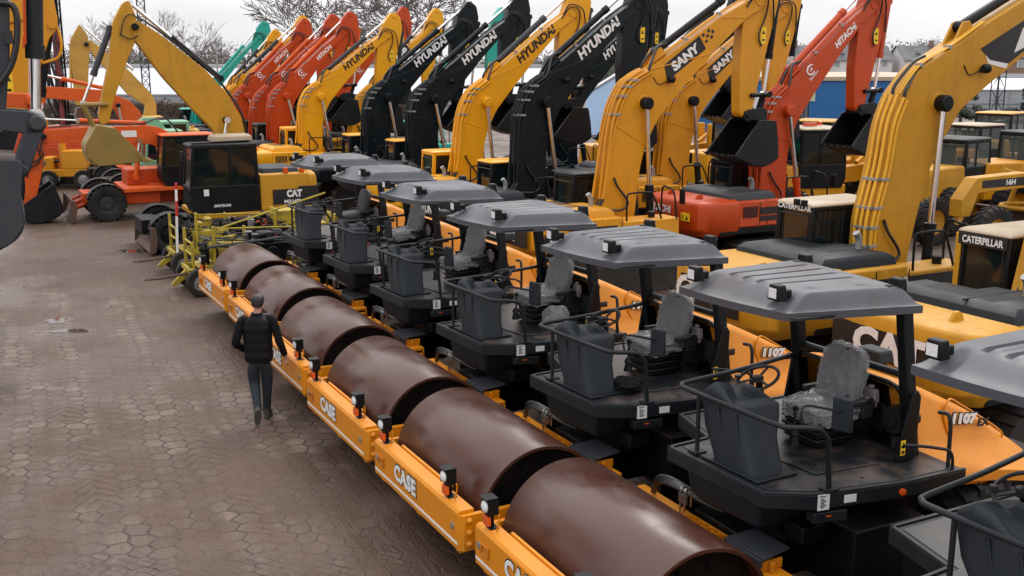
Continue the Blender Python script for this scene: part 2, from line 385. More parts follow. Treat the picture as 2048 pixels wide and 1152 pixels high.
    mudm = math_('ADD', math_('MULTIPLY', drag.outputs['Fac'], .62), math_('ADD', math_('MULTIPLY', big.outputs['Fac'], .42), math_('MULTIPLY', mid.outputs['Fac'], .32)))
    # far end of the lane is all mud
    far = ramp(sp.outputs[1], 15, 30, 0., .13)
    side = ramp(vec('DOT_PRODUCT', P, (.8872,.4614,0)).outputs['Value'], 1.6, 3.0, 0., .045)       # washed up against the row of rollers
    low = ramp(sp.outputs[1], 10.8, 13.6, .04, 0.)
    far = math_('ADD', far, math_('ADD', side, low))
    mud = ramp(math_('ADD', mudm, far), .625, .76)
    mudc = mix(ramp(mid.outputs['Fac'], .3, .7), (.075,.049,.037), (.15,.103,.080))
    mudc = mix(ramp(fine.outputs['Fac'], .35, .7), mudc, (.125,.088,.068))
    thin = math_('MULTIPLY', mud, .87)
    col = mix(thin, col, mudc)
    col = mix(ramp(fine.outputs['Fac'], .60, .75, 0, .45), col, (.05,.036,.03))
    br = ramp(grit.outputs['Fac'], .3, .7, .82, 1.18)
    col = mix(1., col, br, 'MULTIPLY')
    # tread prints of heavy tyres along the lane
    ud = vec('DOT_PRODUCT', vec('ADD', P, off.outputs[0]).outputs[0], (.8872,.4614,0)).outputs['Value']; wd = vec('DOT_PRODUCT', P, (-.4614,.8872,0)).outputs['Value']
    trk = None
    for uc in (2.45, 1.05, -.45, -2.0):
        dx = math_('ABSOLUTE', math_('SUBTRACT', ud, uc))
        band = ramp(dx, .19, .27, 1., 0.)
        lug = math_('SINE', math_('ADD', math_('MULTIPLY', wd, 30.), math_('MULTIPLY', dx, 34.)))
        tq = math_('MULTIPLY', band, math_('ADD', math_('MULTIPLY', lug, .5), .5))
        trk = (band, tq) if trk is None else (math_('MAXIMUM', trk[0], band), math_('MAXIMUM', trk[1], tq))
    tm = ramp(noise(P, .5, 4, .6).outputs['Fac'], .42, .6)
    tb, tl = math_('MULTIPLY', trk[0], tm), math_('MULTIPLY', trk[1], tm)
    col = mix(math_('MULTIPLY', tb, .55), col, (.095,.066,.052))
    col = mix(math_('MULTIPLY', tl, .38), col, (.25,.20,.165))
    # dark oily patches
    oil = ramp(noise(P, .55, 5, .55).outputs['Fac'], .60, .70, 0, .6)
    col = mix(oil, col, (.045,.034,.029))
    col = mix(1., col, (.67,.57,.49), 'MULTIPLY')
    L(col, b.inputs['Base Color'])
    wet = ramp(noise(P, .38, 5, .6).outputs['Fac'], .44, .62)
    rough = math_('ADD', math_('MULTIPLY', wet, -.30), .66)
    rough = math_('ADD', rough, math_('MULTIPLY', math_('SUBTRACT', fine.outputs['Fac'], .5), .4), clamp=True)
    L(rough, b.inputs['Roughness']); b.inputs['Specular IOR Level'].default_value = .42
    hgt = math_('ADD', math_('MULTIPLY', math_('MULTIPLY', math_('SUBTRACT', 1, edge), math_('SUBTRACT', 1, math_('MULTIPLY', mud, .7))), .75), math_('ADD', math_('MULTIPLY', fine.outputs['Fac'], .55), math_('ADD', math_('ADD', math_('MULTIPLY', drag.outputs['Fac'], 5.0), math_('MULTIPLY', tl, .7)), math_('MULTIPLY', mid.outputs['Fac'], 1.2))))
    bp = N('ShaderNodeBump'); bp.inputs['Strength'].default_value = .85; bp.inputs['Distance'].default_value = .028
    L(hgt, bp.inputs['Height']); L(bp.outputs[0], b.inputs['Normal'])
    return m
M['ground'] = ground_material()
g = MB().add([(-700,-40,0),(700,-40,0),(700,1200,0),(-700,1200,0)], [(0,1,2,3)]).build('ground', M['ground'], smooth=False)
tag(g, kind='structure')
wm, wt, wb = nodes('puddle_water')
wb.inputs['Base Color'].default_value = (.06,.045,.038,1); wb.inputs['Roughness'].default_value = .04
def blob(cx, cy, rx, ry, seed, n=40, rot=0):
    rnd = random.Random(seed); ph = [rnd.uniform(0, 6.28) for _ in range(4)]; o = []
    for k in range(n):
        a = 2*math.pi*k/n; q = 1 + .22*math.sin(2*a+ph[0]) + .15*math.sin(3*a+ph[1]) + .1*math.sin(5*a+ph[2])
        x, y = rx*q*math.cos(a), ry*q*math.sin(a)
        o.append((cx + x*math.cos(rot)-y*math.sin(rot), cy + x*math.sin(rot)+y*math.cos(rot)))
    return o
for i, (cx, cy, rx, ry, s) in enumerate([(-8.15, 19.2, .30, .16, 3), (-8.75, 20.0, .22, .2, 5), (-9.4, 27.6, .9, .25, 9)]):
    mb = MB(); p = blob(cx, cy, rx, ry, s); mb.add([(x, y, .004) for x, y in p], [tuple(range(len(p)))])
    tag(mb.build('puddle', wm, smooth=False), kind='structure')
# loose stones and leaf litter
mb = MB(); rnd = random.Random(11)
for i in range(420):
    x, y = rnd.uniform(-11, -1.2), rnd.uniform(9.5, 31)
    if x > -1.6 - (y-10.5)*.46: continue
    r = rnd.choice([.008,.012,.012,.02,.03]); a = rnd.uniform(0, 3)
    mb.add([(x+r*math.cos(a+k*1.571)*rnd.uniform(.6,1.3), y+r*math.sin(a+k*1.571)*rnd.uniform(.6,1.3), .002) for k in range(4)] + [(x, y, r*rnd.uniform(.4,.9))], [(0,1,4),(1,2,4),(2,3,4),(3,0,4)])
tag(mb.build('rubble', paint('grit_stone', (.13,.095,.075), .8, amount=.6, dirt=(.04,.03,.025), scale=20), smooth=False), kind='stuff')
# ---------------------------------------------------------------- road rollers
def drum_material():
    m = paint('rust_brown_primer', (.063,.022,.0135), .28, streak=.35, sdir=(.5,30,.5), scol=(.13,.075,.058), dirt=(.10,.052,.036), amount=.16, scale=1.5, bump=.02, fine=90, spec=.55)
    return m
M['drum'] = drum_material()
M['seat_cloth'] = paint('grey_black_seat_vinyl', (.035,.035,.038), .5, amount=.2, bump=.05, fine=90)
M['drum_mud'] = paint('rust_brown_primer_muddy', (.063,.022,.0135), .31, streak=.5, sdir=(.5,30,.5), scol=(.13,.075,.058), dirt=(.12,.072,.05), amount=1.0, scale=1.9, bump=.03, fine=90)
def make_roller():
    root = thing('road_roller', (0,0,0), YAW, 'x', 'road roller', 'road rollers parked side by side')
    zt, zb, hw = .865, .455, 1.131
    # --- front beam with its two side arms
    mb = MB()
    prof = [(0,zb+.03),(0,zt-.03),(.025,zt),(.17,zt),(.17,zt-.05),(.11,zt-.07),(.11,zb+.08),(.16,zb+.05),(.16,zb),(.03,zb)]
    mb.prism(prof, -hw+.05, hw-.05)
    for sg in (-1, 1):                                   # chamfered cheeks that wrap into the arms
        a, c = (hw-.05)*sg, hw*sg
        mb.prism([(0,a),(.045,c),(1.75,c),(1.75,c-.055*sg),(.09,c-.055*sg),(.06,a)], zb+.02, zt-.035, 'xy')
        mb.box(1.0,1.75, min(c,c-.2*sg),max(c,c-.2*sg), zb+.05, zt-.06)
        for k in range(3):
            z = zb+.09+k*.115
            mb.lathe([(.034,0),(.034,.012*sg),(.02,.018*sg),(.018,.034*sg)], (.095, c, z), 'y', 12)
        mb.box(.05,.11, min(a-.06*sg,a-.16*sg), max(a-.06*sg,a-.16*sg), zb-.045, zb+.01)       # lugs under the beam
    mb.box(.05,.11,-.08,.04,zb-.045,zb+.01)
    beam = mb.build('front_beam', M['case'], root, bevel=.008)
    # towing eye plate, reflector discs
    mb = MB(); y = .86
    mb.box(-.022,.0,y-.075,y-.055,.64,.74); mb.box(-.022,.0,y+.055,y+.075,.64,.74); mb.box(-.022,.0,y-.055,y+.055,.64,.658); mb.box(-.022,.0,y-.055,y+.055,.722,.74)
    mb.box(-.006,.0,y-.06,y+.06,.65,.73)
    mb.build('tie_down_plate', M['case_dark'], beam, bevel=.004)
    mb = MB()
    for y in (-.97, 1.0): mb.lathe([(.035,-.0),(.035,-.008),(.028,-.012),(0,-.012)], (0, y, .685), 'x', 18)
    mb.apart('reflector', M['grey_metal'], beam)
    MB().box(-.003,.0,-hw+.06,hw-.06,zb+.075,zb+.102).build('stripe', M['white'], root, smooth=False)
    # CASE lettering: white letters with a black outline
    rot = RZ(-math.pi/2)
    lettering('CASE', M['ink'], root, (-.002, .19, .715), .60, .205, rot, 'lettering_outline', bold=.075, space=1.06)
    lettering('CASE', M['white'], root, (-.006, .19, .715), .575, .178, rot, 'lettering', bold=.045, space=1.085)
    MB().box(.172,.20,-.55,.72,zt-.01,zt+.022).build('scraper_bar', M['case'], root, bevel=.006)
    # --- two work lights on the beam, each with an amber marker
    for y in (.93, -.72):
        w = MB().box(.03,.13,y-.065,y+.065,1.0,1.145,.005,.005)
        w.prism([(.02,1.0),(.13,1.0),(.13,1.16),(-.0,1.16),(.0,1.15),(.03,1.145)], y-.07, y-.062); w.prism([(.02,1.0),(.13,1.0),(.13,1.16),(-.0,1.16),(.0,1.15),(.03,1.145)], y+.062, y+.07)
        w.box(-.0,.13,y-.07,y+.07,1.146,1.158)
        w.box(.07,.11,y-.015,y+.015,.86,1.0); w.box(.05,.14,y-.06,y+.04,.862,.875)
        lamp = w.build('work_light', M['black'], root, bevel=.006)
        l = MB(); l.lathe([(.056,.03),(.054,.018),(.036,.004),(0,-.002)], (0,y,1.073), 'x', 20)
        l.build('lens', M['lens'], lamp, smooth=False)
        MB().box(.02,.06,y-.055,y+.04,.90,.985).build('marker_lamp', M['amber'], lamp, bevel=.006)
        MB().tube(spline([(.1,y-.09,.87),(.11,y-.12,.98),(.1,y-.13,1.03)],4), .008, 6).build('lamp_bracket', M['case'], lamp)
    # --- drum
    cx, cr, ch = .907, .663, 1.05
    d = MB(); d.ringlathe([(cr-.035,-ch),(cr-.006,-ch),(cr,-ch+.008),(cr,ch-.008),(cr-.006,ch),(cr-.035,ch)], (cx,0,cr), 'y', 128)
    d.build('drum', M['drum'], root, angle=50)
    for sg in (-1, 1):
        i = MB(); yy = (ch-.14)*sg
        i.lathe([(cr-.036,yy),(cr-.036,yy-.03*sg),(.30,yy-.04*sg),(.30,yy+.05*sg),(.12,yy+.07*sg),(0,yy+.07*sg)], (cx,0,cr), 'y', 48)
        for k in range(10):
            a = k*.628; q = (cx+.45*math.cos(a), yy, cr+.45*math.sin(a)); i.cyl(q, (q[0], q[1]+.03*sg, q[2]), .025, None, 6)
        i.box(.75,1.06, min(yy,1.08*sg), max(yy,1.08*sg), cr-.1, cr+.1)
        i.build('drum_hub', M['black'], root, bevel=0)
    # --- rear cross beam of the drum frame, bracket and scraper plate
    c = MB()
    c.box(1.58,1.80,-hw+.06,hw-.06,.86,.90); c.box(1.58,1.62,-hw+.06,hw-.06,.62,.862); c.box(1.78,1.80,-hw+.06,hw-.06,.62,.862)
    c.box(1.66,1.70,-.93,-.9,.90,.985); c.box(1.60,1.82,-.88,-.855,.90,.985); c.box(1.64,1.80,-.84,-.78,.90,.945)
    c.box(1.60,1.63,.2,.9,.90,.935)
    for k in range(4): c.prism([(1.6,.90),(1.78,.90),(1.6,1.0)], .15-k*.13, .165-k*.13)
    c.build('rear_frame', M['case'], root, bevel=.006)
    s = MB(); s.prism([(1.56,-.45),(1.92,-.42),(1.92,-.85),(1.60,-.92)], 1.02, 1.035, 'xy'); s.box(1.56,1.6,-.9,-.45,.95,1.02)
    s.build('scraper', M['gun'], root, bevel=.004)
    h = MB()
    for k in range(4):
        z = 1.0 + .015*k; y = .05 + .035*k
        h.tube(spline([(1.72,.78+y*.3,.93),(1.70,.66,1.09+.02*k),(1.74+.03*k,.38,1.10),(1.86+.03*k,.12,1.03-.01*k),(2.1,-.12,.92)], 8), .019, 8)
    h.apart('hydraulic_hose', M['hose'], root)
    k = MB()
    for y in (.34, .28):
        k.tube(spline([(1.69,y,.9),(1.69,y,1.12),(1.72,y,1.155),(1.76,y,1.12),(1.76,y,.98)], 5), .010, 6)
    k.box(1.685,1.70,.25,.37,1.02,1.10); k.build('hose_clamp', M['steel'], root)
    # --- chassis in the dark below the platform
    c = MB()
    c.box(1.82,2.35,-.30,.30,.45,.95); c.box(2.2,5.15,-.42,.42,.50,1.0); c.box(2.0,2.5,-.7,.55,.95,1.15); c.box(3.0,5.2,-.6,.6,.85,1.25)
    c.cyl((2.05,0,.4),(2.05,0,1.05),.13)
    c.box(2.35,3.05,-1.12,-.45,.62,1.18,.02,.02); c.box(2.35,3.05,.45,1.05,.62,1.3)
    c.box(2.5,2.95,-1.22,-.75,.30,.36); c.box(2.5,2.53,-1.22,-.75,.36,.62); c.box(2.9,2.93,-1.22,-.75,.36,.62)
    c.box(1.95,2.3,-.62,-.2,1.12,1.36); c.box(2.0,2.25,-.9,-.62,1.05,1.2)
    c.build('chassis', M['black'], root, bevel=.012)
    st = MB().box(2.33,3.07,-1.16,-.45,1.18,1.21); st.build('step', M['deck'], root, bevel=.006)
    # --- operator's platform
    P = [(1.50,.30),(1.57,-.90),(1.91,-1.11),(2.70,-1.24),(3.40,-1.26),(3.40,.98),(2.1,.98),(1.95,.34)]
    z0, z1 = 1.46, 1.594
    p = MB(); p.prism(P, z0, z1-.012, 'xy')
    n = len(P)
    for i_ in range(n):                                  # raised lip all round
        if i_ in (4,): continue
        a, b_ = Vector(P[i_]), Vector(P[(i_+1) % n]); dd = (b_-a).normalized(); nn = Vector((-dd.y, dd.x))*.035
        cc = Vector((2.5,-.1)); nn = nn if (cc-a).dot(nn) > 0 else -nn
        p.prism([tuple(a), tuple(b_), tuple(b_+nn), tuple(a+nn)], z1-.013, z1+.004, 'xy')
    p.build('platform', M['charcoal'], root, bevel=.006)
    f = MB(); f.prism([(1.62,.24),(1.66,-.86),(1.95,-1.04),(2.7,-1.17),(3.3,-1.18),(3.3,.9),(2.15,.9),(2.0,.28)], z1-.012, z1-.006, 'xy')
    f.prism([(2.1,-.2),(2.2,-.8),(2.85,-.85),(2.85,-.2)], z1-.006, z1+.006, 'xy')
    for q in ((2.15,-.3),(2.2,-.75),(2.8,-.8),(2.8,-.25),(2.5,-1.0)): f.lathe([(.018,0),(.018,.01),(0,.014)], (q[0],q[1],z1-.004), 'z', 8)
    f.build('floor_plate', M['deck'], root, bevel=.003)
    b = MB(); b.loft([[(x,y,z) for x,y in ((1.64+o,.22-o),(1.70+o,-.70+o),(2.2,-.70+o),(2.2,.22-o))] for z,o in ((1.12,.09),(1.20,.03),(1.455,.0))])
    b.build('bulkhead', M['charcoal_plastic'], root, bevel=.03, seg=3)
    # labels on the platform edge
    a, b2 = Vector((1.91,-1.11)), Vector((2.70,-1.24)); dd = (b2-a).normalized(); ang = math.atan2(dd.y, dd.x)
    Tl = Matrix.Translation((a.x, a.y, 0)) @ RZ(ang)
    s = MB(Tl); s.box(.02,.125,-.004,.001,1.455,1.585); s.build('label_plate', M['sticker'], root, smooth=False)
    s = MB(Tl)
    for k in range(7): s.box(.045,.045+.03+.012*((k*5) % 3),-.006,-.0045,1.475+k*.012,1.481+k*.012)
    s.box(.035,.09,-.006,-.0045,1.566,1.574); s.build('label_print', M['ink'], root, smooth=False)
    s = MB(Tl); s.box(.26,.37,-.004,.001,1.49,1.555); s.build('label_plate', M['sticker'], root, smooth=False)
    s = MB(Tl); s.box(.0,.30,.0,.12,1.34,1.43); s.build('control_box', M['charcoal'], root, bevel=.008)
    s = MB(Tl); s.box(.09,.20,-.003,.0,1.352,1.41); s.build('type_plate', M['ink'], root, smooth=False)
    s = MB(Tl); s.box(.10,.15,-.005,-.0032,1.393,1.404); s.build('plate_print', M['amber'], root, smooth=False)
    s = MB(Tl); s.lathe([(.03,0),(.03,-.015),(.02,-.02),(0,-.02)], (.80,0,1.515), 'y', 14); s.build('side_reflector', M['amber'], root)
    # --- dashboard console
    def ring(z, x0, x1, ya, yb, nn=40, e=5):
        o = []
        for q in range(nn):
            a_ = 2*math.pi*q/nn; ca, sa = math.cos(a_), math.sin(a_)
            o.append(((x0+x1)/2+(x1-x0)/2*math.copysign(abs(ca)**(2/e), ca), (ya+yb)/2+(yb-ya)/2*math.copysign(abs(sa)**(2/e), sa), z))
        return o
    co = MB()
    co.loft([ring(1.595,1.64,2.02,-.66,-.12), ring(1.65,1.64,2.02,-.64,-.10), ring(1.85,1.66,2.06,-.53,.06), ring(2.02,1.68,2.12,-.48,.13), ring(2.10,1.70,2.14,-.45,.16),
             *[[(q[0]*.0 + (1.92+(q[0]-1.92)*sc_), -.14+(q[1]+.14)*sc_, 2.09 + kk*(.02 + .14*math.exp(-((q[1]+.05)/.16)**2)*(1-.5*max(0,(q[0]-1.9)/.25)))) for q in ring(2.1,1.70,2.14,-.45,.16,40)] for sc_, kk in ((.985,.45),(.94,.8),(.85,.97),(.7,1.0),(.4,1.0))]])
    co.tube([(1.655,-.30,1.62),(1.672,-.16,2.06)], .012, 6); co.tube([(1.655,-.52,1.62),(1.68,-.38,2.06)], .012, 6)
    con = co.build('console', M['charcoal_plastic'], root, angle=62)
    MB().prism([(1.60,-.03),(1.64,-.74),(2.08,-.72),(2.06,-.05)], 1.594, 1.608, 'xy').build('console_base', M['charcoal'], con, bevel=.004)
    sw = MB(); c0 = Vector((2.27,.06,2.17)); nrm = Vector((-.42,.0,.9)).normalized()
    sw.torus(c0, .185, .015, nrm, 32, 8); qd = Vector((0,0,1)).rotation_difference(nrm)
    for a_ in (.3, 2.4, 4.5): sw.tube([c0, c0 + qd @ Vector((.18*math.cos(a_), .18*math.sin(a_), 0))], .012, 6)
    sw.lathe([(.05,-.03),(.05,.02),(.02,.03)], c0, 'z', 12)
    sw.lathe([(.012,0),(.012,.03),(.028,.035),(.028,.06),(0,.065)], c0 + qd @ Vector((-.12,.14,0)), 'z', 10)
    sw.build('steering_wheel', M['vinyl'], root)
    MB().tube([c0 - nrm*.03, c0 - nrm*.22 + Vector((-.05,0,0)), (2.05,-.10,1.90)], .032, 8).build('steering_column', M['black'], root)
    lv = MB(); lv.tube([(2.28,-.42,1.75),(2.3,-.40,2.0)], .012, 6); lv.lathe([(.0,0),(.026,.01),(.026,.04),(0,.055)], (2.3,-.40,2.0), 'z', 10); lv.lathe([(.05,0),(.03,.08),(.045,.09),(.025,.14)], (2.28,-.42,1.72), 'z', 10)
    lv.build('lever', M['black'], root)
    # --- seat on its suspension
    se = MB()
    for k in range(7): se.box(2.58-(.02 if k % 2 else 0),2.98+(.02 if k % 2 else 0),-.40-(.02 if k % 2 else 0),.02+(.02 if k % 2 else 0),1.60+k*.036,1.63+k*.036)
    se.box(2.68,2.88,-.3,-.1,1.59,1.62)
    se.build('seat_suspension', M['black'], root, bevel=.01)
    rnd = random.Random(5)
    def pad(name, T, sx, sy, sz, mat, e=5, amp=.016, parent=None):
        g_ = MB(T)
        for fc in range(6):
            def fn(u, v, fc=fc):
                a_, b_ = 2*u-1, 2*v-1
                q = [(1,a_,b_),(-1,a_,b_),(a_,1,b_),(a_,-1,b_),(a_,b_,1),(a_,b_,-1)][fc]
                l = (abs(q[0])**e+abs(q[1])**e+abs(q[2])**e)**(1/e)
                q = Vector(q)/l
                w = pnoise(Vector((q.x*2.1+3, q.y*2.1, q.z*2.1)))*amp*.8 + (1-abs(pnoise(Vector((q.x*1.6+q.z*2.3, q.y*3.6+9, q.z*1.4))))*2)**3*amp*.8 + (1-abs(pnoise(Vector((q.x*3.6-q.z*2, q.y*4.1+4, q.z*4.4+q.y*3))))*2)**3*amp*.5
                return (q.x*(sx+w), q.y*(sy+w), q.z*(sz+w))
            g_.grid(fn, 26 if amp else 12, 26 if amp else 12)
        o = g_.build(name, mat, parent or root, angle=60 if amp == 0 else 28)
        return o
    for nm, T_, sx, sy, sz, e_ in (('seat_cushion', Matrix.Translation((2.76,-.19,1.92)) @ RY(-.10), .25, .26, .07, 5), ('seat_backrest', Matrix.Translation((3.04,-.17,2.16)) @ RY(.22), .065, .24, .265, 3.6)):
        p_ = pad(nm, T_, sx, sy, sz, M['seat_cloth'], e=e_, amp=0)
        c_ = pad('plastic_cover', T_, sx+.008, sy+.008, sz+.008, M['plastic_wrap'], e=e_-.6, amp=.022, parent=p_)
    for y in (-.47, .10): ar = MB(); ar.box(2.84,3.08,y-.03,y+.03,1.97,2.02); ar.lathe([(.07,-.03),(.07,.03)], (3.05,y,1.97), 'y', 16); ar.box(2.98,3.1,y-.025,y+.025,1.85,1.98); ar.build('armrest', M['vinyl'], root, bevel=.01)

    # --- hand rail round the front of the platform
    r = MB(); rz = 2.12
    pts = spline([(3.2,.62,rz+.02),(2.4,.48,rz),(1.75,.38,rz),(1.66,.33,rz),(1.63,.24,rz),(1.66,-.30,rz),(1.70,-.86,rz),(1.75,-.96,rz),(1.85,-1.02,rz)], 6)
    pts = [p_ for p_ in pts]
    r.tube(pts + [Vector((1.97,-1.06,rz-.02)), Vector((2.03,-1.08,rz-.10)), Vector((2.06,-1.09,z1))], .022, 10)
    r.tube([(1.64,.06,z1),(1.64,.06,rz)], .019, 8); r.box(1.58,1.70,.0,.12,z1,z1+.02); r.box(2.0,2.12,-1.14,-1.04,z1,z1+.02)
    r.tube(spline([(3.32,-1.0,2.02),(3.34,-1.10,2.0),(3.34,-1.12,1.75),(3.32,-1.14,1.5)],5), .018, 8)
    r.tube(spline([(2.88,-1.05,1.80),(2.86,-1.12,1.84),(3.1,-1.18,1.80),(3.28,-1.2,1.72),(3.3,-1.2,1.45)],5), .014, 8)
    r.build('hand_rail', M['charcoal'], root)
    mi = MB(); mi.tube(spline([(1.86,-.97,rz),(1.86,-.95,rz+.12),(1.95,-.94,rz+.14),(2.2,-1.02,rz+.08)],5), .011, 8)
    mir = mi.build('mirror_arm', M['charcoal'], root)
    q = MB(Matrix.Translation((2.22,-1.02,rz+.05)) @ RZ(.35)); q.box(-.02,.03,-.085,.085,-.14,.14,.008,.0); q.build('mirror', M['charcoal_plastic'], root, bevel=.02, seg=3)
    # --- roll-over frame
    ro = MB()
    def post(a_, b_, sx, sy): 
        ro.loft([[(q[0]+dx*sx, q[1]+dy*sy, q[2]) for dx,dy in ((-1,-1),(1,-1),(1,1),(-1,1))] for q in (a_, b_)])
    post((3.27,-.83,1.25),(3.15,-.70,2.90),.055,.05); post((3.36,.62,1.25),(3.12,.60,2.90),.06,.05)
    ro.box(3.06,3.2,-.75,.66,2.845,2.925)
    ro.prism([(1.98,2.90),(3.2,2.88),(3.2,2.80),(2.5,2.86)], -.70, -.62); ro.prism([(1.98,2.90),(3.2,2.88),(3.2,2.80),(2.5,2.86)], .54, .62)
    ro.prism([(2.98,1.594),(3.20,1.594),(3.22,2.14),(3.18,2.20),(3.14,2.18)], -.90, -.86)
    ro.prism([(3.12,1.594),(3.34,1.594),(3.30,2.25),(3.24,2.3)], .66, .70)
    ro.lathe([(.03,0),(.03,-.02),(.018,-.035),(0,-.035)], (3.22,-.83,2.12), 'y', 10)
    ro.build('rollover_frame', M['black'], root, bevel=.012)
    MB().cyl((3.25,.56,2.24),(3.23,-.68,2.27),.032).build('cross_tube', M['charcoal'], root)
    w = MB(); w.box(3.02,3.07,-.905,-.90,1.65,1.78); w.build('warning_label', M['warn'], root, smooth=False)
    MB().box(3.03,3.06,-.908,-.9055,1.665,1.69).prism([(3.027,1.72),(3.063,1.72),(3.045,1.765)],-.908,-.9055).apart('label_symbol', M['ink'], root, smooth=False)
    # --- canopy
    A = [Vector((1.83,.66,0)), Vector((1.97,-.60,0)), Vector((3.17,-.88,0)), Vector((3.30,.78,0))]   # front far, front near, rear near, rear far
    def sm(t): t = max(0, min(1, t)); return t*t*(3-2*t)
    def cz(u, v):
        e = min(sm(v/.10), sm((1-v)/.10), sm(u/.26)*.999, sm((1-u)/.11))
        z = 2.925 + .14*e 
        if .20 < u < .86:
            k = sm((u-.20)/.06)*sm((.86-u)/.05)
            for c_ in (.25,.38,.51,.64):
                t = (v-c_)/.026
                if abs(t) < 1: z -= .05*k*(1-t*t)
                t = (v-c_-.045)/.03
                if abs(t) < 1: z += .012*k*(1-t*t)
        for uu, vv in ((.36,.80),(.72,.82)):
            d2 = ((u-uu)/.05)**2+((v-vv)/.035)**2
            if d2 < 1: z -= .022*(1-d2)
        for vv in (.16, .84):
            d2 = ((u-.10)/.10)**2+((v-vv)/.06)**2
            if d2 < 1: z -= .03*(1-d2)
        return z
    def cfn(u, v):
        bow = .05*math.sin(math.pi*v)
        q = (A[0]*(1-v)+A[1]*v)*(1-u) + (A[3]*(1-v)+A[2]*v)*u
        return (q.x - bow*(1-u) + .03*u*math.sin(math.pi*v), q.y, cz(u, v))
    cb = MB(); NU, NV = 56, 170
    cb.grid(cfn, NU, NV)
    edge = [(i_/NU,0) for i_ in range(NU)] + [(1,j/NV) for j in range(NV)] + [(1-i_/NU,1) for i_ in range(NU)] + [(0,1-j/NV) for j in range(NV)]
    rim0 = [Vector(cfn(*e)) for e in edge]; n = len(rim0)
    low = [Vector((q.x,q.y,q.z-.065)) for q in rim0]; cc = Vector((2.55,-.02,0)); inn = []
    for q in low:
        dv = Vector((cc.x-q.x, cc.y-q.y, 0)); dv.normalize(); inn.append(q+dv*.03+Vector((0,0,.03)))
    cb.add([*rim0, *low, *inn], [(i_, (i_+1) % n, n+(i_+1) % n, n+i_) for i_ in range(n)] + [(n+i_, n+(i_+1) % n, 2*n+(i_+1) % n, 2*n+i_) for i_ in range(n)])
    cb.add(inn, [tuple(range(n))])
    cb.build('canopy', M['canopy'], root, angle=45)
    for (x,y,fr) in ((1.90,.52,1),(2.02,-.42,1),(3.10,-.66,0),(3.18,.55,0)):
        T = Matrix.Translation((x,y,3.055)) @ RZ(0 if fr else math.pi)
        l = MB(T); l.box(-.05,.05,-.07,.07,-.06,.07,.01,.01); l.box(.05,.13,-.03,.03,-.05,.02)
        lamp = l.build('roof_lamp', M['black'], root, bevel=.012)
        l = MB(T); l.box(-.050,-.053,-.045,.045,-.038,.045); l.build('lens', M['lens'] , lamp, smooth=False)
    # --- engine hood
    def ztop(x):
        K = [(3.42,2.17),(3.6,2.14),(3.93,1.95),(4.26,1.76),(4.6,1.54),(4.92,1.34),(5.2,1.16),(5.32,1.06)]
        for (a_,za),(b_,zb_) in zip(K, K[1:]):
            if x <= b_: t = (x-a_)/(b_-a_); return za+(zb_-za)*t
        return K[-1][1]
    def sec(x):
        t = (x-3.42)/1.9; zt_ = ztop(x); wd = .70-.10*t**2; fl = .26*(1-.15*t); zf = 1.32-.38*t**1.5
        zs = min(1.62-.3*t, zt_-.10)
        half = [(-wd-fl,zf),(-wd-fl+.005,zf+.10),(-wd-fl*.65,zf+.18*(1-.4*t)),(-wd-.06,zs-.02),(-wd,zs+.06 if zs+.06 < zt_-.06 else zt_-.06),(-wd+.015,zt_-.09),(-wd+.07,zt_-.02),(-wd+.16,zt_)]
        half = [(y, min(z, zt_)) for y, z in half]
        sh = lambda z: x - .20*max(0, 1-(x-3.42)/1.2)*(z-1.35)/.8
        return [(sh(z),y,z) for y,z in half] + [(sh(z),-y,z) for y,z in reversed(half)]
    xs = [3.42,3.5,3.6,3.75,3.93,4.1,4.26,4.45,4.6,4.76,4.92,5.06,5.2,5.28,5.32]
    h = MB(); h.loft([sec(x) for x in xs], caps=False)
    inner = [[(q[0], q[1]*.955, q[2]-.03) for q in sec(x)] for x in (3.42, 3.6, 4.4)]
    h.loft(inner, caps=False)
    s0, s1 = sec(3.42), inner[0]; n = len(s0); h.add(s0+s1, [(i_, (i_+1) % n, n+(i_+1) % n, n+i_) for i_ in range(n-1)])
    e_ = sec(5.32); h.add(e_, [tuple(range(len(e_)))])
    # raised bead round the side panel
    bead = spline([(3.80,-.71,1.68),(3.74,-.715,1.85),(3.80,-.715,1.97),(3.95,-.71,1.90),(4.25,-.70,1.73),(4.5,-.70,1.58),(4.58,-.72,1.50),(4.5,-.74,1.44),(4.2,-.74,1.50),(3.9,-.73,1.57),(3.80,-.71,1.68)], 5)
    h.tube([Vector((p_.x, -.70+.10*((p_.x-3.42)/1.9)**2+.002, p_.z)) for p_ in bead], .010, 6)
    h.build('engine_hood', M['case'], root, angle=50)
    fr = MB(); g_ = [Vector((q[0]-.005,q[1]*.985,q[2]-.005)) for q in sec(3.43)]; fr.tube(g_, .024, 8); fr.build('hood_seal', M['black'], root)
    rotl = RX(0)
    lettering('1107', M['ink'], root, (3.99,-.712,1.77), .33, .125, RY(.13), 'lettering_outline', bold=.10, shear=.0, space=1.02)
    lettering('1107', M['white'], root, (3.99,-.717,1.77), .31, .102, RY(.13), 'lettering', bold=.07, shear=.0, space=1.05)
    lettering('EX', M['ink'], root, (4.24,-.716,1.70), .15, .072, RY(.10), 'lettering', bold=.05)
    en = MB(); en.prism([(3.5,1.0),(3.5,1.92),(4.3,1.5),(4.9,1.15),(4.9,1.0)],-.6,.6); en.box(3.36,3.5,-.56,.50,1.5,2.0); en.box(3.28,3.36,-.30,.30,1.6,2.0); en.box(3.22,3.3,-.50,-.36,1.70,1.95)
    en.box(3.18,3.46,-.72,.62,1.0,1.60)
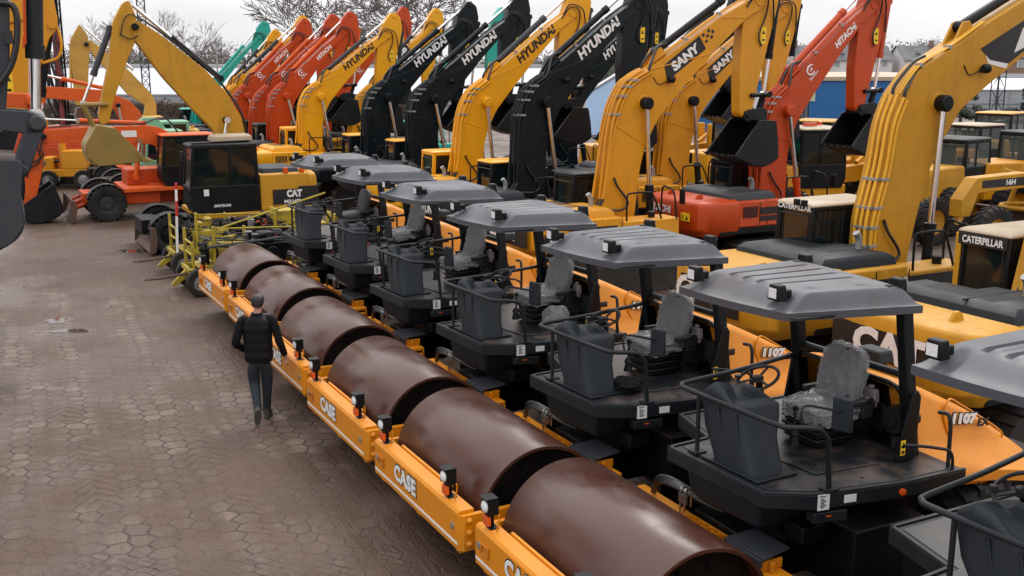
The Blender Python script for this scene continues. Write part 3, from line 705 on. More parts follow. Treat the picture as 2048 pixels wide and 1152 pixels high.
    en.tube(spline([(3.28,-.1,2.05),(3.22,-.2,1.95),(3.25,-.35,1.85),(3.28,-.4,1.7)],5), .02, 6); en.tube(spline([(3.25,.1,2.0),(3.2,-.0,1.9),(3.22,-.12,1.75)],5), .015, 6)
    en.build('engine_compartment', M['black'], root, bevel=.008)
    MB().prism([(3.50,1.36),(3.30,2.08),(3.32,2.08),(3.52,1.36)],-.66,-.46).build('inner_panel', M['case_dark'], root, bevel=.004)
    fl = MB(); fl.lathe([(.0,-.16),(.06,-.16),(.06,-.14),(.125,-.14),(.125,-.02),(.10,0),(.10,.1)], (3.36,-.60,1.84), 'x', 24); fl.cyl((3.25,-.62,1.70),(3.25,-.62,1.60),.035)
    fl.build('air_filter', M['vinyl'], root)
    bo = MB(); bo.box(3.18,3.26,-.42,-.26,1.90,2.06,.01,.01); bo.lathe([(.03,0),(.03,.03),(0,.035)], (3.22,-.34,2.06), 'z', 10); bo.build('coolant_bottle', paint('milky_plastic', (.30,.25,.27), .35, amount=.3), root, bevel=.02, seg=3)
    ex = MB(); ex.box(3.62,3.84,-.02,.30,2.13,2.25,.02,.02); ex.box(3.65,3.80,.03,.25,2.08,2.13); ex.build('intake_cap', M['charcoal_plastic'], root, bevel=.03, seg=3)
    # --- rear wheels
    for y in (-.78, .78):
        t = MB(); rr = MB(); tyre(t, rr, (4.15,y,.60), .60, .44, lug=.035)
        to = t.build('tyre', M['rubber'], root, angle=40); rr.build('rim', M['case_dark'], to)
    ax = MB(); ax.cyl((4.15,-.7,.6),(4.15,.7,.6),.13); ax.box(5.1,5.3,-.5,.5,.5,.95); ax.build('rear_axle', M['black'], root)
    return root
# positions of the row: origin is the ground under the middle of the front beam
RP = [(1.33,5.41),(.16,7.94),(-1.0,10.1),(-2.17,12.39),(-3.34,14.84),(-4.49,17.37),(-5.68,19.74)]
RL = ['yellow road roller whose drum is out of view, canopy cut off by the picture',
      'yellow road roller with brown stains on its grey canopy, whole platform and canopy in view',
      'yellow road roller with clean canopy, directly behind the one with brown canopy stains',
      'yellow road roller parked between the one with a mud-smeared drum and the clean-canopied one',
      'yellow road roller with muddy smears on its brown drum, beside the man',
      'yellow road roller whose front beam is half covered by the man\'s shoulder',
      'road roller with a bare black seat, farthest one, beside the line-marking machines']
r0 = make_roller()
for k, (x, y) in enumerate(RP):
    r = r0 if k == 0 else copy_tree(r0)
    r.location = (x, y, 0); r['label'] = RL[k]; rj = random.Random(k+31); r.rotation_euler.z = YAW + (rj.uniform(-.012,.012) if k else 0)
    sub = None
    if k == 1: sub = ('canopy', 'canopy_rust', 'grey canopy with brown rust-coloured stains')
    if k == 4: sub = ('drum', 'drum_mud', 'brown drum with muddy smears')
    for ch in KIDS(r):
        nm = ch.name.split('.')[0]
        if nm.startswith('seat_') and k: ch.location = (rj.uniform(-.03,.03), rj.uniform(-.02,.02), rj.uniform(-.01,.015)); ch.rotation_euler.y = rj.uniform(-.008,.008)
        if sub and nm == sub[0]:
            ch.material_slots[0].link = 'OBJECT'; ch.material_slots[0].material = M[sub[1]]; ch['label'] = sub[2]
        if k == 6 and nm in ('seat_cushion', 'seat_backrest'):
            ch['label'] = 'bare black ' + nm.replace('_', ' ')
            for cv in KIDS(ch): bpy.data.objects.remove(cv)
# ---------------------------------------------------------------- crawler excavators
# reference boom, stick and bucket in the boom's own vertical plane: (ahead of the boom foot, height)
REF_O = [(-.41,1.25),(-.41,1.71),(-.37,3.07),(-.15,3.66),(.10,3.90),(.39,4.08),(1.32,4.73),(2.14,5.33),(3.11,5.93),(3.27,5.93),(3.30,5.80),(3.23,5.70),(2.87,5.48),(2.06,4.71),(1.21,3.81),(.78,3.32),(.55,2.85),(.46,2.47),(.42,1.25)]
REF_F, REF_P, REF_T = Vector((0,1.6)), Vector((.41,3.54)), Vector((3.19,5.88))
def warp_fn(pin, tip):
    a, b = REF_P-REF_F, REF_T-REF_F; det = a.x*b.y-a.y*b.x
    p, t = Vector(pin)-REF_F, Vector(tip)-REF_F
    def f(q):
        d = Vector(q)-REF_F
        u = (d.x*b.y-d.y*b.x)/det; v = (a.x*d.y-a.y*d.x)/det
        r = REF_F + p*u + t*v; return (r.x, r.y)
    return f
def fillet(poly, r=.06):
    o = []; n = len(poly)
    for i in range(n):
        a, b, c = Vector(poly[i-1]), Vector(poly[i]), Vector(poly[(i+1) % n])
        k = min(r, (a-b).length*.3, (c-b).length*.3)
        p, q = b+(a-b).normalized()*k, b+(c-b).normalized()*k
        for t in (0, .5, 1):
            w = p*(1-t)**2 + b*2*t*(1-t) + q*t*t; o.append((w.x, w.y))
    return o
def cylinder(name, root, p, q, split, rb, rr, mb_mat, y, rod_from='q', parent=None, rod_mat='chrome'):
    """hydraulic ram between p and q; the barrel covers `split` of the length from p"""
    a, b = Vector((p[0], y, p[1])), Vector((q[0], y, q[1])); m = a+(b-a)*split; d = (b-a).normalized()
    k = MB(); k.cyl(a, m, rb, None, 14); k.cyl(m-d*rb*1.3, m+d*.03, rb*1.18, None, 14)
    k.lathe([(rb*1.15,-rb*.9),(rb*1.15,rb*.9)], a, 'y', 14)
    o = k.build(name, M[mb_mat], parent or root)
    k = MB(); k.cyl(m, b, rr, None, 12); k.lathe([(rr*1.7,-rr*1.4),(rr*1.7,rr*1.4)], b, 'y', 12); k.build('rod', M[rod_mat], o)
    return o
def bucket_mesh(T, prof, w, teeth=5, t=.045):
    """prof: A (hinge corner, opening side), B, C, D, E, F, G (lip); open from A to G"""
    m = MB(T)
    for sg in (-1, 1):
        y = sg*w; m.prism(fillet(prof, .05), min(y, y-sg*t), max(y, y-sg*t))
        A, G = Vector(prof[0]), Vector(prof[-1]); d = (A-G).normalized(); nn = Vector((-d.y, d.x))
        nn = nn if nn.dot(Vector(prof[2])-A) > 0 else -nn
        m.prism([tuple(G+d*.02), tuple(G+d*.35*(A-G).length), tuple(G+d*.3*(A-G).length+nn*.09), tuple(G+nn*.11)], min(y, y+sg*.022), max(y, y+sg*.022))   # side cutter
    line = [Vector(p) for p in prof]
    cen = sum(line, Vector((0,0)))/len(line)
    sp = [Vector((q[0], q[1])) for q in [(p.x, p.y) for p in spline([(p.x, p.y, 0) for p in line[1:]], 4)]]
    sp = [line[0]] + sp
    inn = [p + (cen-p).normalized()*t for p in sp]
    for i in range(len(sp)-1):
        m.prism([tuple(sp[i]), tuple(sp[i+1]), tuple(inn[i+1]), tuple(inn[i])], -w+t, w-t)
    G, F = line[-1], line[-2]; d = (G-F).normalized(); nn = Vector((-d.y, d.x))*.03
    for k in range(teeth):
        y = -w+.09+(2*w-.18)*k/(teeth-1)
        m.add([(G.x+nn.x,y-.045,G.y+nn.y),(G.x+nn.x,y+.045,G.y+nn.y),(G.x-nn.x,y+.045,G.y-nn.y),(G.x-nn.x,y-.045,G.y-nn.y),
               (G.x+d.x*.17,y-.025,G.y+d.y*.17),(G.x+d.x*.17,y+.025,G.y+d.y*.17)], [(0,1,5,4),(2,3,4,5),(0,4,3),(1,2,5),(0,3,2,1)])
    return m
BUCKET = [(0,0),(.47,-.03),(.56,-.5),(.59,-.90),(.21,-1.08),(-.13,-1.03),(-.69,-.81)]
def tracks(root, x0, x1, gauge, w, h, mat='rubber'):
    for sg in (-1, 1):
        y0, y1 = sg*gauge/2-w/2, sg*gauge/2+w/2; r = h/2
        prof = [(x0+r+r*math.cos(a), r+r*math.sin(a)) for a in [math.pi/2+math.pi*k/8 for k in range(9)]] + [(x1-r+r*math.cos(a), r+r*math.sin(a)) for a in [-math.pi/2+math.pi*k/8 for k in range(9)]]
        m = MB(); m.prism([(x, z+.03) for x, z in prof], y0+.04, y1-.04)
        per = (x1-x0-2*r)
        n = int(per/.17)
        for k in range(n+1):
            x = x0+r+per*k/n
            m.box(x-.065, x+.065, y0, y1, h+.02, h+.05); m.box(x-.02, x+.02, y0, y1, h+.05, h+.075)
            m.box(x-.065, x+.065, y0, y1, .0, .035)
        for e, xc in ((-1, x0+r), (1, x1-r)):
            for k in range(7):
                T = m.T; m.T = T @ Matrix.Translation((xc, 0, r+.03)) @ RY(-e*(math.pi/2 - math.pi*(k+.5)/7) + (0 if e > 0 else math.pi))
                m.box(r-.0, r+.035, y0, y1, -.065, .065); m.T = T
        tr = m.build('track', M['black_track'], root)
        m = MB(); m.box(x0+.3, x1-.3, min(sg*gauge/2-w*.3, sg*gauge/2+w*.3), max(sg*gauge/2-w*.3, sg*gauge/2+w*.3), .22, .6)
        m.build('track_frame', M['black'], tr)
    m = MB(); m.box(-1.1, .9, -gauge/2, gauge/2, .45, .72); m.lathe([(.6,0),(.6,.24)], (-.12, 0, .70), 'z', 24); m.build('undercarriage', M['black'], root, bevel=.02)
M['black_track'] = paint('track_steel', (.028,.025,.023), .6, metal=.3, dirt=(.12,.09,.07), amount=.7)
def cab(root, x0, x1, y0, y1, z0, z1, frame, roof, glass_m='glass', tilt=.16, rear_band=None, grille=False):
    """cab of posts, lower panels, roof and panes"""
    c = MB(); zm = z0+(z1-z0)*.40; p = .055
    fx = lambda z: x1 - tilt*max(0, (z-zm)/(z1-zm))
    c.prism([(x0,z0),(x1-.12,z0),(x1,z0+.25),(x1,zm-.05),(x1,zm),(x0,zm)], y0, y1)            # lower body
    for y in (y0, y1-p*1.4):
        c.prism([(x0,zm),(x0+p*2,zm),(x0+p*2+.03,z1-.06),(x0+.03,z1-.06)], y, y+p*1.4)
        c.prism([(x1-p*1.5,zm),(x1,zm),(fx(z1),z1-.06),(fx(z1)-p*1.5,z1-.06)], y, y+p*1.4)
        c.prism([((x0*1.2+x1*.8)/2,zm),((x0*1.2+x1*.8)/2+p*1.3,zm),((x0*1.2+x1*.8)/2+p*1.3,z1-.06),((x0*1.2+x1*.8)/2,z1-.06)], y, y+p*1.4)
    c.box(x0+.03, fx(z1), y0, y1, z1-.13, z1-.05)
    body = c.build('cab', M[frame], root, bevel=.025, seg=2)
    r = MB(); ring = lambda o, z: [(x,y,z) for x,y in ((x0+.02+o,y0-.005+o),(fx(z1)+.05-o,y0-.005+o),(fx(z1)+.05-o,y1+.005-o),(x0+.02+o,y1+.005-o))]
    r.loft([ring(.0,z1-.055), ring(0,z1-.025), ring(.06,z1+.01)]); r.build('cab_roof', M[roof], body, bevel=.03, seg=3)
    w = MB()
    for y in (y0+.02, y1-.02):
        w.add([(x0+.1,y,zm),(x1-.04,y,zm),(fx(z1)-.04,y,z1-.1),(x0+.1,y,z1-.1)], [(0,1,2,3)])
    w.add([(x0+.05,y0+.05,zm),(x0+.05,y1-.05,zm),(x0+.07,y1-.05,z1-.12),(x0+.07,y0+.05,z1-.12)], [(0,1,2,3)])
    w.add([(x1-.03,y0+.05,zm-.02),(x1-.03,y1-.05,zm-.02),(fx(z1)-.02,y1-.05,z1-.1),(fx(z1)-.02,y0+.05,z1-.1)], [(0,1,2,3)])
    w.build('window', M[glass_m], body, smooth=False)
    s = MB(); ym = (y0+y1)/2; s.box(x0+.35,x0+.8,ym-.22,ym+.22,zm-.1,zm+.05); s.box(x0+.28,x0+.4,ym-.2,ym+.2,zm,zm+.6)
    s.box(x1-.35,x1-.25,ym-.2,ym+.2,zm-.1,zm+.2); s.build('driver_seat', M['vinyl'], body, bevel=.03)
    # seals round the rear and side window
    e = MB()
    for (a, b, zc0, zc1) in ((y0+.10, y1-.10, zm+.06, z1-.2),):
        e.tube([(x0-.004+.012,a,zc0),(x0+.012,b,zc0),(x0+.035,b,zc1),(x0+.035,a,zc1),(x0+.012,a,zc0)], .014, 6)
    e.build('window_seal', M['hose'], body)
    return body
def excavator(name, label, pos, yaw, main, pin, tip, group, boomp=None, cabp=('black','black'), cw=None, hood='black', stickp=None, word=None, wordmat='white', wordw=1.5, wordh=.26,
              rear=None, ramp='black', pipes=None, deck=None, rods=True, outline=None, bucketp='bucket', bodyz=0., tall=False, side=None, bw=.55, lean=0., wshear=.15, text_at=(1.98,5.02), stick=True, logo=None, cap='black', cabx=-.88, tl=0., quarry=False, wheels=False):
    pos = (pos[0]+FV.x*.2, pos[1]+FV.y*.2); root = thing('excavator', (pos[0], pos[1], 0), yaw, label, 'excavator', group)
    boomp = boomp or main; stickp = stickp or boomp; cw = cw or main; deck = deck or main; pipes = pipes or boomp
    f = warp_fn(pin, tip); T = Vector(tip); hy = .21
    # undercarriage and house
    tracks(root, -1.9, 1.75, 1.9, .5, .74)
    z0 = .98
    m = MB(); m.box(-2.3,1.3,-1.15,1.15,z0-.02,z0+.14); m.build('deck_frame', M['black'], root, bevel=.02)
    m = MB(); zc = 1.86+bodyz
    ring = lambda o, z: [((x-tl if x < -2 else x)+(o if x < -2 else 0), y-(o if y > 0 else -o), z) for x, y in ((-1.78,-1.18),(-2.42,-1.18),(-2.60,-1.02),(-2.68,-.6),(-2.70,0),(-2.68,.6),(-2.60,1.02),(-2.42,1.18),(-1.78,1.18))]
    m.loft([ring(.10,z0-.05), ring(.0,z0+.12), ring(0,zc-.16), ring(.03,zc-.05), ring(.12,zc)]); cwo = m.build('counterweight', M[cw], root, bevel=.03, seg=3)
    for y in (-.55,.55):
        m = MB(); m.prism([(-2.34,zc-.01),(-2.10,zc-.01),(-2.14,zc+.09),(-2.2,zc+.12),(-2.26,zc+.11)], y-.025, y+.025); m.lathe([(.035,-.028),(.035,.028)], (-2.21,y,zc+.06), 'y', 10)
        m.v = [(x-tl, y, z) for x, y, z in m.v]
        m.build('lifting_eye', M[cw], cwo, bevel=.008)
    m = MB(); m.box(-1.78,-.95,-1.17,1.17,z0+.14,zc-.04,0,.04); m.box(-.95,-.48,-1.17,.27,z0+.14,zc-.04,0,.04); m.box(-.48,.98,-1.17,-.48,z0+.14,zc-.14,.0,.03); m.box(-.48,-.3,-.45,.27,z0+.14,zc-.1)
    m.box(-.48,1.25,-.42,.24,z0+.14,z0+.34)
    b = m.build('house', M[deck], root, bevel=.03, seg=2)
    m = MB()
    for k in range(8): m.box(-1.66+k*.055,-1.63+k*.055,-1.175,-1.165,zc-.42,zc-.16)
    m.box(-1.15,-.62,-1.172,-1.165,zc-.36,zc-.2); m.box(-1.15,-.62,-1.172,-1.165,zc-.52,zc-.4)
    for x in (-1.18,-.5): m.box(x,x+.012,-1.174,-1.16,z0+.16,zc-.08)
    m.build('vent', M['ink'], b, smooth=False)
    m = MB(); h0 = zc-.05
    rg = lambda o, z: [(x,y,z) for x,y in ((-1.74-tl*.6+o,-.98+o*.6),(-.56-o,-.98+o*.6),(-.56-o,.22-o*.6),(-.98-o,.22-o*.6),(-.98-o,.98-o*.6),(-1.74-tl*.6+o,.98-o*.6))]
    m.loft([rg(0,h0),rg(.03,h0+.12),rg(.14,h0+.19)]); m.tube([(-1.70,-.2,h0+.185),(-.7,-.2,h0+.185)],.02,6)
    hd = m.build('hood', M[hood], root, bevel=.03, seg=3)
    m = MB()
    for k in range(9): m.box(-1.5+k*.05,-1.475+k*.05,-.5,.62,h0+.188,h0+.194)
    m.build('hood_grille', M['ink'], hd, smooth=False)
    m = MB(); m.tube(spline([(-.85,-.45,h0+.1),(-.85,-.45,h0+.34),(-.92,-.45,h0+.45)],4), .055, 12); m.build('exhaust_pipe', M['grey_metal'], root)
    m = MB(); m.lathe([(.075,0),(.075,.09),(.085,.09),(.085,.13),(.05,.15)], (.45,-.85,zc-.15), 'z', 14); m.build('fuel_cap', M['black'], root)
    m = MB(); hz = zc-.14
    m.tube(spline([(-.35,-1.10,hz),(-.35,-1.10,hz+.50),(-.25,-1.10,hz+.58),(.15,-1.10,hz+.58),(.32,-1.10,hz+.5),(.62,-1.10,hz-.2)],4), .02, 8); m.build('guard_rail', M['black'], root); m = MB()
    m.tube(spline([(.9,-.6,z0+.3),(.9,-.6,hz+.55),(.85,-.9,hz+.62),(.85,-1.12,hz+.5),(.95,-1.12,z0+.3)],4), .02, 8)
    m.build('guard_rail', M['black'], root)
    m = MB(Matrix.Translation((1.0,-1.2,hz+.45))); m.box(-.02,.02,-.09,.09,-.16,.16); m.build('mirror', M['black'], root, bevel=.015)
    cz1 = 2.62+bodyz
    cb = cab(root, cabx, cabx+1.7, .30, 1.15, z0+.14, cz1, cabp[0], cabp[1])
    # boom
    O = outline or [f(q) for q in REF_O]
    m = MB(); m.prism(fillet(O, .12), -hy, hy)
    for q in (pin, tip): m.lathe([(.17,-hy-.018),(.17,hy+.018)], (q[0],0,q[1]), 'y', 20)
    lo, up = (O[3], O[14]) if not outline else (O[3], O[-3])
    boom = m.build('boom', M[boomp], root, bevel=.012)
    # weld seams across the plates, both sides
    m = MB()
    for (a, c) in ((2, 16), (5, 13), (7, 12)) if not outline else ():
        pa, pc = Vector(O[a]), Vector(O[c])
        for y in (-hy-.003, hy+.003): m.tube([(pa.x*.97+pc.x*.03,y,pa.y*.97+pc.y*.03),(pc.x*.97+pa.x*.03,y,pc.y*.97+pa.y*.03)], .012, 5)
    if m.v: m.apart('weld_seam', M[boomp], boom)
    # lift rams
    for y in (-hy-.10, hy+.10):
        o = cylinder('lift_cylinder', root, (.82,1.15), pin, .36, .085, .052, ramp if ramp != 'boom' else boomp, y, parent=root)
    for sg in (-1, 1):
        m = MB(); m.lathe([(.13,0),(.135,-.03),(.135,-.16),(.11,-.185),(0,-.185)] if sg < 0 else [(.13,0),(.135,.03),(.135,.16),(.11,.185),(0,.185)], (pin[0], sg*(hy+.02), pin[1]), 'y', 16)
        m.build('pin_cap', M[cap], boom)
    # work light on the side of the boom
    if cap == 'black':
        q = f((1.0,4.05)); m = MB(); m.lathe([(0,-.10),(.05,-.10),(.075,-.06),(.075,.03),(.05,.05)], (q[0],-hy-.09,q[1]), 'x', 12); m.box(q[0]-.05,q[0]-.02,-hy-.12,-hy,q[1]-.06,q[1]+.02); m.build('boom_light', M['black'], boom)
        m = MB(); m.tube(spline([(q[0]-.06,-hy-.03,q[1]-.02),(q[0]-.3,-hy-.012,q[1]-.1),(q[0]-.45,-hy-.01,q[1]+.06)],5), .009, 5); m.build('cable', M['hose'], boom)
    # hydraulic pipes on the machine side of the boom, then along its top
    rear_e = [O[1],O[2],O[3],O[4],O[5]] if not outline else O[:6]
    m = MB(); cl = MB(); hs = MB(); ny = 4
    ny = 5
    for k in range(ny):
        if k < 2: y, off = -hy-.024, -.035-.075*k                      # on the side plate, close to its edge
        else: y, off = -hy+.03+(k-2)*.11, .05
        pp = [(rear_e[0][0]-off-.12*(k % 2), y, rear_e[0][1]+.1)]
        for q in rear_e[1:]: pp.append((q[0]-off, y, q[1]+off*.5))
        m.tube(spline(pp, 4), .028, 8)
        ql = pp[-1]
        if k in (0, 3):
            t0 = Vector(f((.72,4.46)) if not outline else (ql[0]+.5, ql[2]+.42))
            hs.tube(spline([ql, (ql[0]+.06,y,ql[2]+.16), (t0.x-.06,y*.5,t0.y+.07), (t0.x+.2,y*.5,t0.y+.18)], 5), .028, 7)
        hs.tube(spline([pp[0], (pp[0][0]-.12,y,pp[0][2]-.22), (pp[0][0]-.05,y-.05,pp[0][2]-.5)], 4), .022, 6)
    if wheels is False:
        hs.tube(spline([(O[1][0]+.28,-hy-.03,O[1][1]+.55),(O[1][0]+.36,-hy-.06,O[1][1]+.35),(O[1][0]+.62,-hy-.08,O[1][1]+.0),(O[1][0]+.45,-hy-.08,O[1][1]-.16),(O[1][0]+.0,-hy-.05,O[1][1]-.14)],5), .026, 7)
    for ea, eb in zip(rear_e[1:3], rear_e[2:4]):
        for t in (.25, .8):
            q = Vector(ea)*(1-t)+Vector(eb)*t
            cl.box(q.x-.085,q.x-.0,-hy+.0,hy-.12,q.y-.025,q.y+.025); cl.box(q.x-.01,q.x+.15,-hy-.052,-hy,q.y-.025,q.y+.025)
    top = [f(q) for q in ((.55,4.22),(1.32,4.76),(2.14,5.36),(2.9,5.84))] if not outline else [O[5],O[6],O[7],O[8]]
    for k, y in enumerate((-hy+.02,-hy+.075)):
        m.tube(spline([(q[0]-.03,y,q[1]+.035) for q in top],4), .018, 6)
    for q in top[1:3]: cl.box(q[0]-.04,q[0]+.04,-hy,-hy+.12,q[1]+.01,q[1]+.075)
    m.build('hydraulic_pipe', M[pipes], boom); cl.apart('pipe_clamp', M['grey_metal'], boom, bevel=.004); hs.apart('hydraulic_hose', M['hose'], boom)
    # stick ram on top of the boom
    b0 = f((.70,4.46)); hd_ = (T.x+.22, T.y+.68) if stick else (T.x+1, T.y+.8)
    m = MB()
    for y in (-.1,.1): m.prism([(b0[0]-.32,b0[1]-.40),(b0[0]+.22,b0[1]-.06),(b0[0]+.08,b0[1]+.09),(b0[0]-.06,b0[1]+.07)], y-.025, y+.025)
    m.build('ram_bracket', M[boomp], boom, bevel=.008)
    cylinder('stick_cylinder', root, b0, hd_, .60, .082, .045, ramp if ramp != 'boom' else boomp, 0.0)
    if stick:
        SP = [(-.12,.42),(.2,.80),(.34,.80),(.55,.64),(.63,.25),(.52,-.3),(.16,-1.6),(-.06,-2.55),(-.12,-2.64),(-.34,-2.66),(-.42,-2.56),(-.48,-1.6),(-.42,-.4),(-.25,.05)]
        sp = [(T.x+x+lean*max(0,-z), T.y+z) for x, z in SP]
        m = MB(); m.prism(fillet(sp,.06), -.15, .15); m.lathe([(.12,-.23),(.12,.23)], (T.x,0,T.y), 'y', 16); m.lathe([(.07,-.18),(.07,.18)], (T.x+.3,0,T.y+.66), 'y', 12)
        st = m.build('stick', M[stickp], root, bevel=.012)
        hz_ = Vector((T.x-.23+lean*2.62, T.y-2.58))
        m = MB(); m.box(T.x+.10,T.x+.24,-.156,-.15,T.y-1.0,T.y-.62); m.build('warning_label', M['warn'], st, smooth=False)
        m = MB(); m.prism([(T.x+.125,T.y-.78),(T.x+.215,T.y-.78),(T.x+.17,T.y-.69)],-.159,-.1565); m.box(T.x+.13,T.x+.21,-.159,-.1565,T.y-.93,T.y-.89); m.apart('label_symbol', M['ink'], st, smooth=False)
        m = MB()
        m.tube(spline([(T.x-.35,-hy-.02,T.y-.12),(T.x-.15,-hy-.08,T.y+.12),(T.x+.12,-hy-.1,T.y+.05),(T.x+.18,-.2,T.y-.35),(T.x-.0,-.2,T.y-.8),(T.x+.1,-.18,T.y-1.05)],6), .02, 7)
        m.tube(spline([(T.x-.4,-hy-.02,T.y-.2),(T.x-.2,-hy-.1,T.y+.18),(T.x+.22,-hy-.1,T.y+.08),(T.x+.4,-.2,T.y-.3),(T.x+.45,-.17,T.y-.7)],6), .02, 7)
        m.apart('stick_hose', M['hose'], st)
        # bucket, its link and ram
        B = [(hz_.x+.10+x, hz_.y-.12+z) for x, z in BUCKET]
        bk = bucket_mesh(Matrix.Identity(4), B, bw, 5).build('bucket', M[bucketp], root, bevel=.006)
        m = MB()
        for y in (-.2,.2): m.prism(fillet([(hz_.x-.14,hz_.y-.05),(hz_.x+.0,hz_.y+.10),(hz_.x+.48,hz_.y+.14),(hz_.x+.58,hz_.y+.02),(hz_.x+.55,hz_.y-.2),(hz_.x-.0,hz_.y-.2)],.05), y-.025, y+.025)
        m.lathe([(.075,-.27),(.075,.27)], (hz_.x,0,hz_.y), 'y', 14); m.build('bucket_ear', M[bucketp], bk, bevel=.006)
        l1 = Vector((hz_.x+.62, hz_.y+.44)); m = MB()
        for y in (-.19,.19):
            m.tube([(hz_.x+.08,y,hz_.y+.42),(l1.x,y,l1.y)], .05, 8)
        m.tube([(l1.x,0,l1.y),(hz_.x+.48,0,hz_.y+.04)], .075, 8); m.lathe([(.07,-.24),(.07,.24)], (l1.x,0,l1.y), 'y', 12)
        m.build('bucket_link', M['black'], root)
        cylinder('bucket_cylinder', root, (T.x+.66,T.y+.05), tuple(l1), .62, .075, .042, ramp if ramp != 'boom' else boomp, 0.0)
    # lettering
    d = T-Vector(pin); ang = -math.atan2(f((2.9,5.75))[1]-f((1.3,4.55))[1], f((2.9,5.75))[0]-f((1.3,4.55))[0])
    if word:
        q = f(text_at); lettering(word, M[wordmat], boom, (q[0],-hy-.003,q[1]), wordw, wordh, RY(ang), bold=.04, shear=wshear)
    if quarry:
        q = f((1.15,4.42)); m = MB()
        T_ = Matrix.Translation((q[0],-hy-.004,q[1])) @ RY(ang)
        m = MB(T_); m.tube([(.13*math.cos(a),0,.11*math.sin(a)) for a in [.5+k*.3 for k in range(17)]], [.012+.014*math.sin(math.pi*k/16) for k in range(17)], 6); m.prism([(-.05,-.02),(.06,-.02),(.04,.05)],-.004,.0)
        m.build('emblem', M['white'], boom)
        lettering('QUARRY', M['white'], boom, tuple((T_ @ Vector((-.0,0,-.18)))), .34, .07, RY(ang), bold=.01)
    # words on the counterweight: rear face and right-hand side
    if rear: 
        w_, h_, zz, band = rear[1:5]
        if band: 
            m = MB(); m.prism([(-2.707-tl,-.92),(-2.707-tl,.92),(-2.69-tl,1.0),(-2.66-tl,0),(-2.69-tl,-1.0)],zz-h_*.75,zz+h_*.75,'xy'); m.build('band', M[band], cwo, smooth=False)
        lettering(rear[0], M[rear[5]], cwo, (-2.712-tl,rear[6] if len(rear) > 6 else 0,zz), w_, h_, RZ(-math.pi/2), bold=.03)
    if side:
        for (wd, mt, x, zz, w_, h_, pm, pw, ph) in side:
            if pm: m = MB(); m.box(x-pw/2,x+pw/2,-1.178,-1.16,zz-ph/2,zz+ph/2); m.build('panel', M[pm], b, smooth=False)
            if wd: lettering(wd, M[mt], b, (x,-1.181,zz), w_, h_, None, bold=.05)
    return root, f, boom
GA = 'excavators with raised booms, parked along the front row'
GB = 'excavators with raised booms, parked in the row behind'
sany_rear = ('SANY', 1.3, .34, 1.50, None, 'white')
# ---------------------------------------------------------------- the two rows of excavators
def place(b, f): return yard(b, f)
# CAT 325D, closest of the front row: boom drawn from its own outline
CAT_O = [(-.42,1.4),(-.40,1.85),(-.39,2.39),(-.19,3.21),(-.09,3.9),(.09,4.34),(.5,4.78),(1.11,5.06),(1.9,5.48),(2.75,5.87),(4.2,6.5),(5.4,6.85),(5.6,6.7),(5.45,6.5),(4.1,5.6),(2.89,4.97),(2.04,4.48),(1.47,4.11),(1.05,3.53),(.81,3.04),(.65,2.41),(.51,1.77),(.5,1.4)]
root, f, boom = excavator('excavator', 'faded yellow excavator with black engine hood whose huge piped boom rises beside the cream-roofed cab', place(9.5,4.4), YAW, 'yellow_cat', (.94,4.22), (5.4,6.68), GA,
    cabp=('black','cream'), hood='charcoal_plastic', outline=CAT_O, stickp='yellow_cat', pipes='pipe_yellow', rear=('CAT', 1.25, .46, 1.42, None, 'white', .25), bodyz=.02, lean=.0, cabx=-1.15, tl=.62)
m = MB(); Q = [(1.80,5.08),(2.95,5.62),(3.05,5.16),(2.5,4.84),(2.05,4.90)]
m.prism(Q, -.2145, -.2125); m.build('decal', M['ink'], boom, smooth=False)
MB().prism([(2.5,4.845),(2.05,4.905),(1.93,4.99),(2.02,4.84),(2.46,4.76)], -.2145, -.2125).build('decal_edge', M['sticker'], boom, smooth=False)
MB().prism([(2.62,5.02),(2.78,5.42),(2.98,5.5),(3.03,5.22),(2.95,5.14)], -.2165, -.2148).build('decal_mark', M['white'], boom, smooth=False)
cwo = [c for c in root.children if c.name.startswith('counterweight')][0]
MB().prism([(-3.325,.78),(-3.324,-.5),(-3.31,-.62),(-3.305,-.6),(-3.31,.76)], 1.18, 1.66, 'xy').build('band', M['ink'], cwo, smooth=False)
hs_ = [c for c in root.children if c.name.startswith('house')][0]
MB().box(-.62,.62,-1.176,-1.166,1.20,1.68).build('panel', M['ink'], hs_, smooth=False)
MB().prism([(-.62,1.68),(-.52,1.20),(-.42,1.20),(-.54,1.68)], -1.18, -1.177).build('panel_stripe', M['sticker'], hs_, smooth=False)
lettering('325D', M['white'], hs_, (-.10,-1.18,1.47), .42, .18, None, bold=.03); lettering('L', M['grey_metal'], hs_, (.22,-1.18,1.45), .05, .10)
cb_ = [c for c in root.children if c.name.startswith('cab')][0]
lettering('CATERPILLAR', M['white'], cb_, (-1.132,.72,2.555), .78, .085, RZ(-math.pi/2), bold=.02)
m = MB()
for y in (.45,.62): m.box(-1.21,-1.14,y-.05,y+.05,2.60,2.70)
m.build('roof_lamp', M['black'], cb_, bevel=.01)
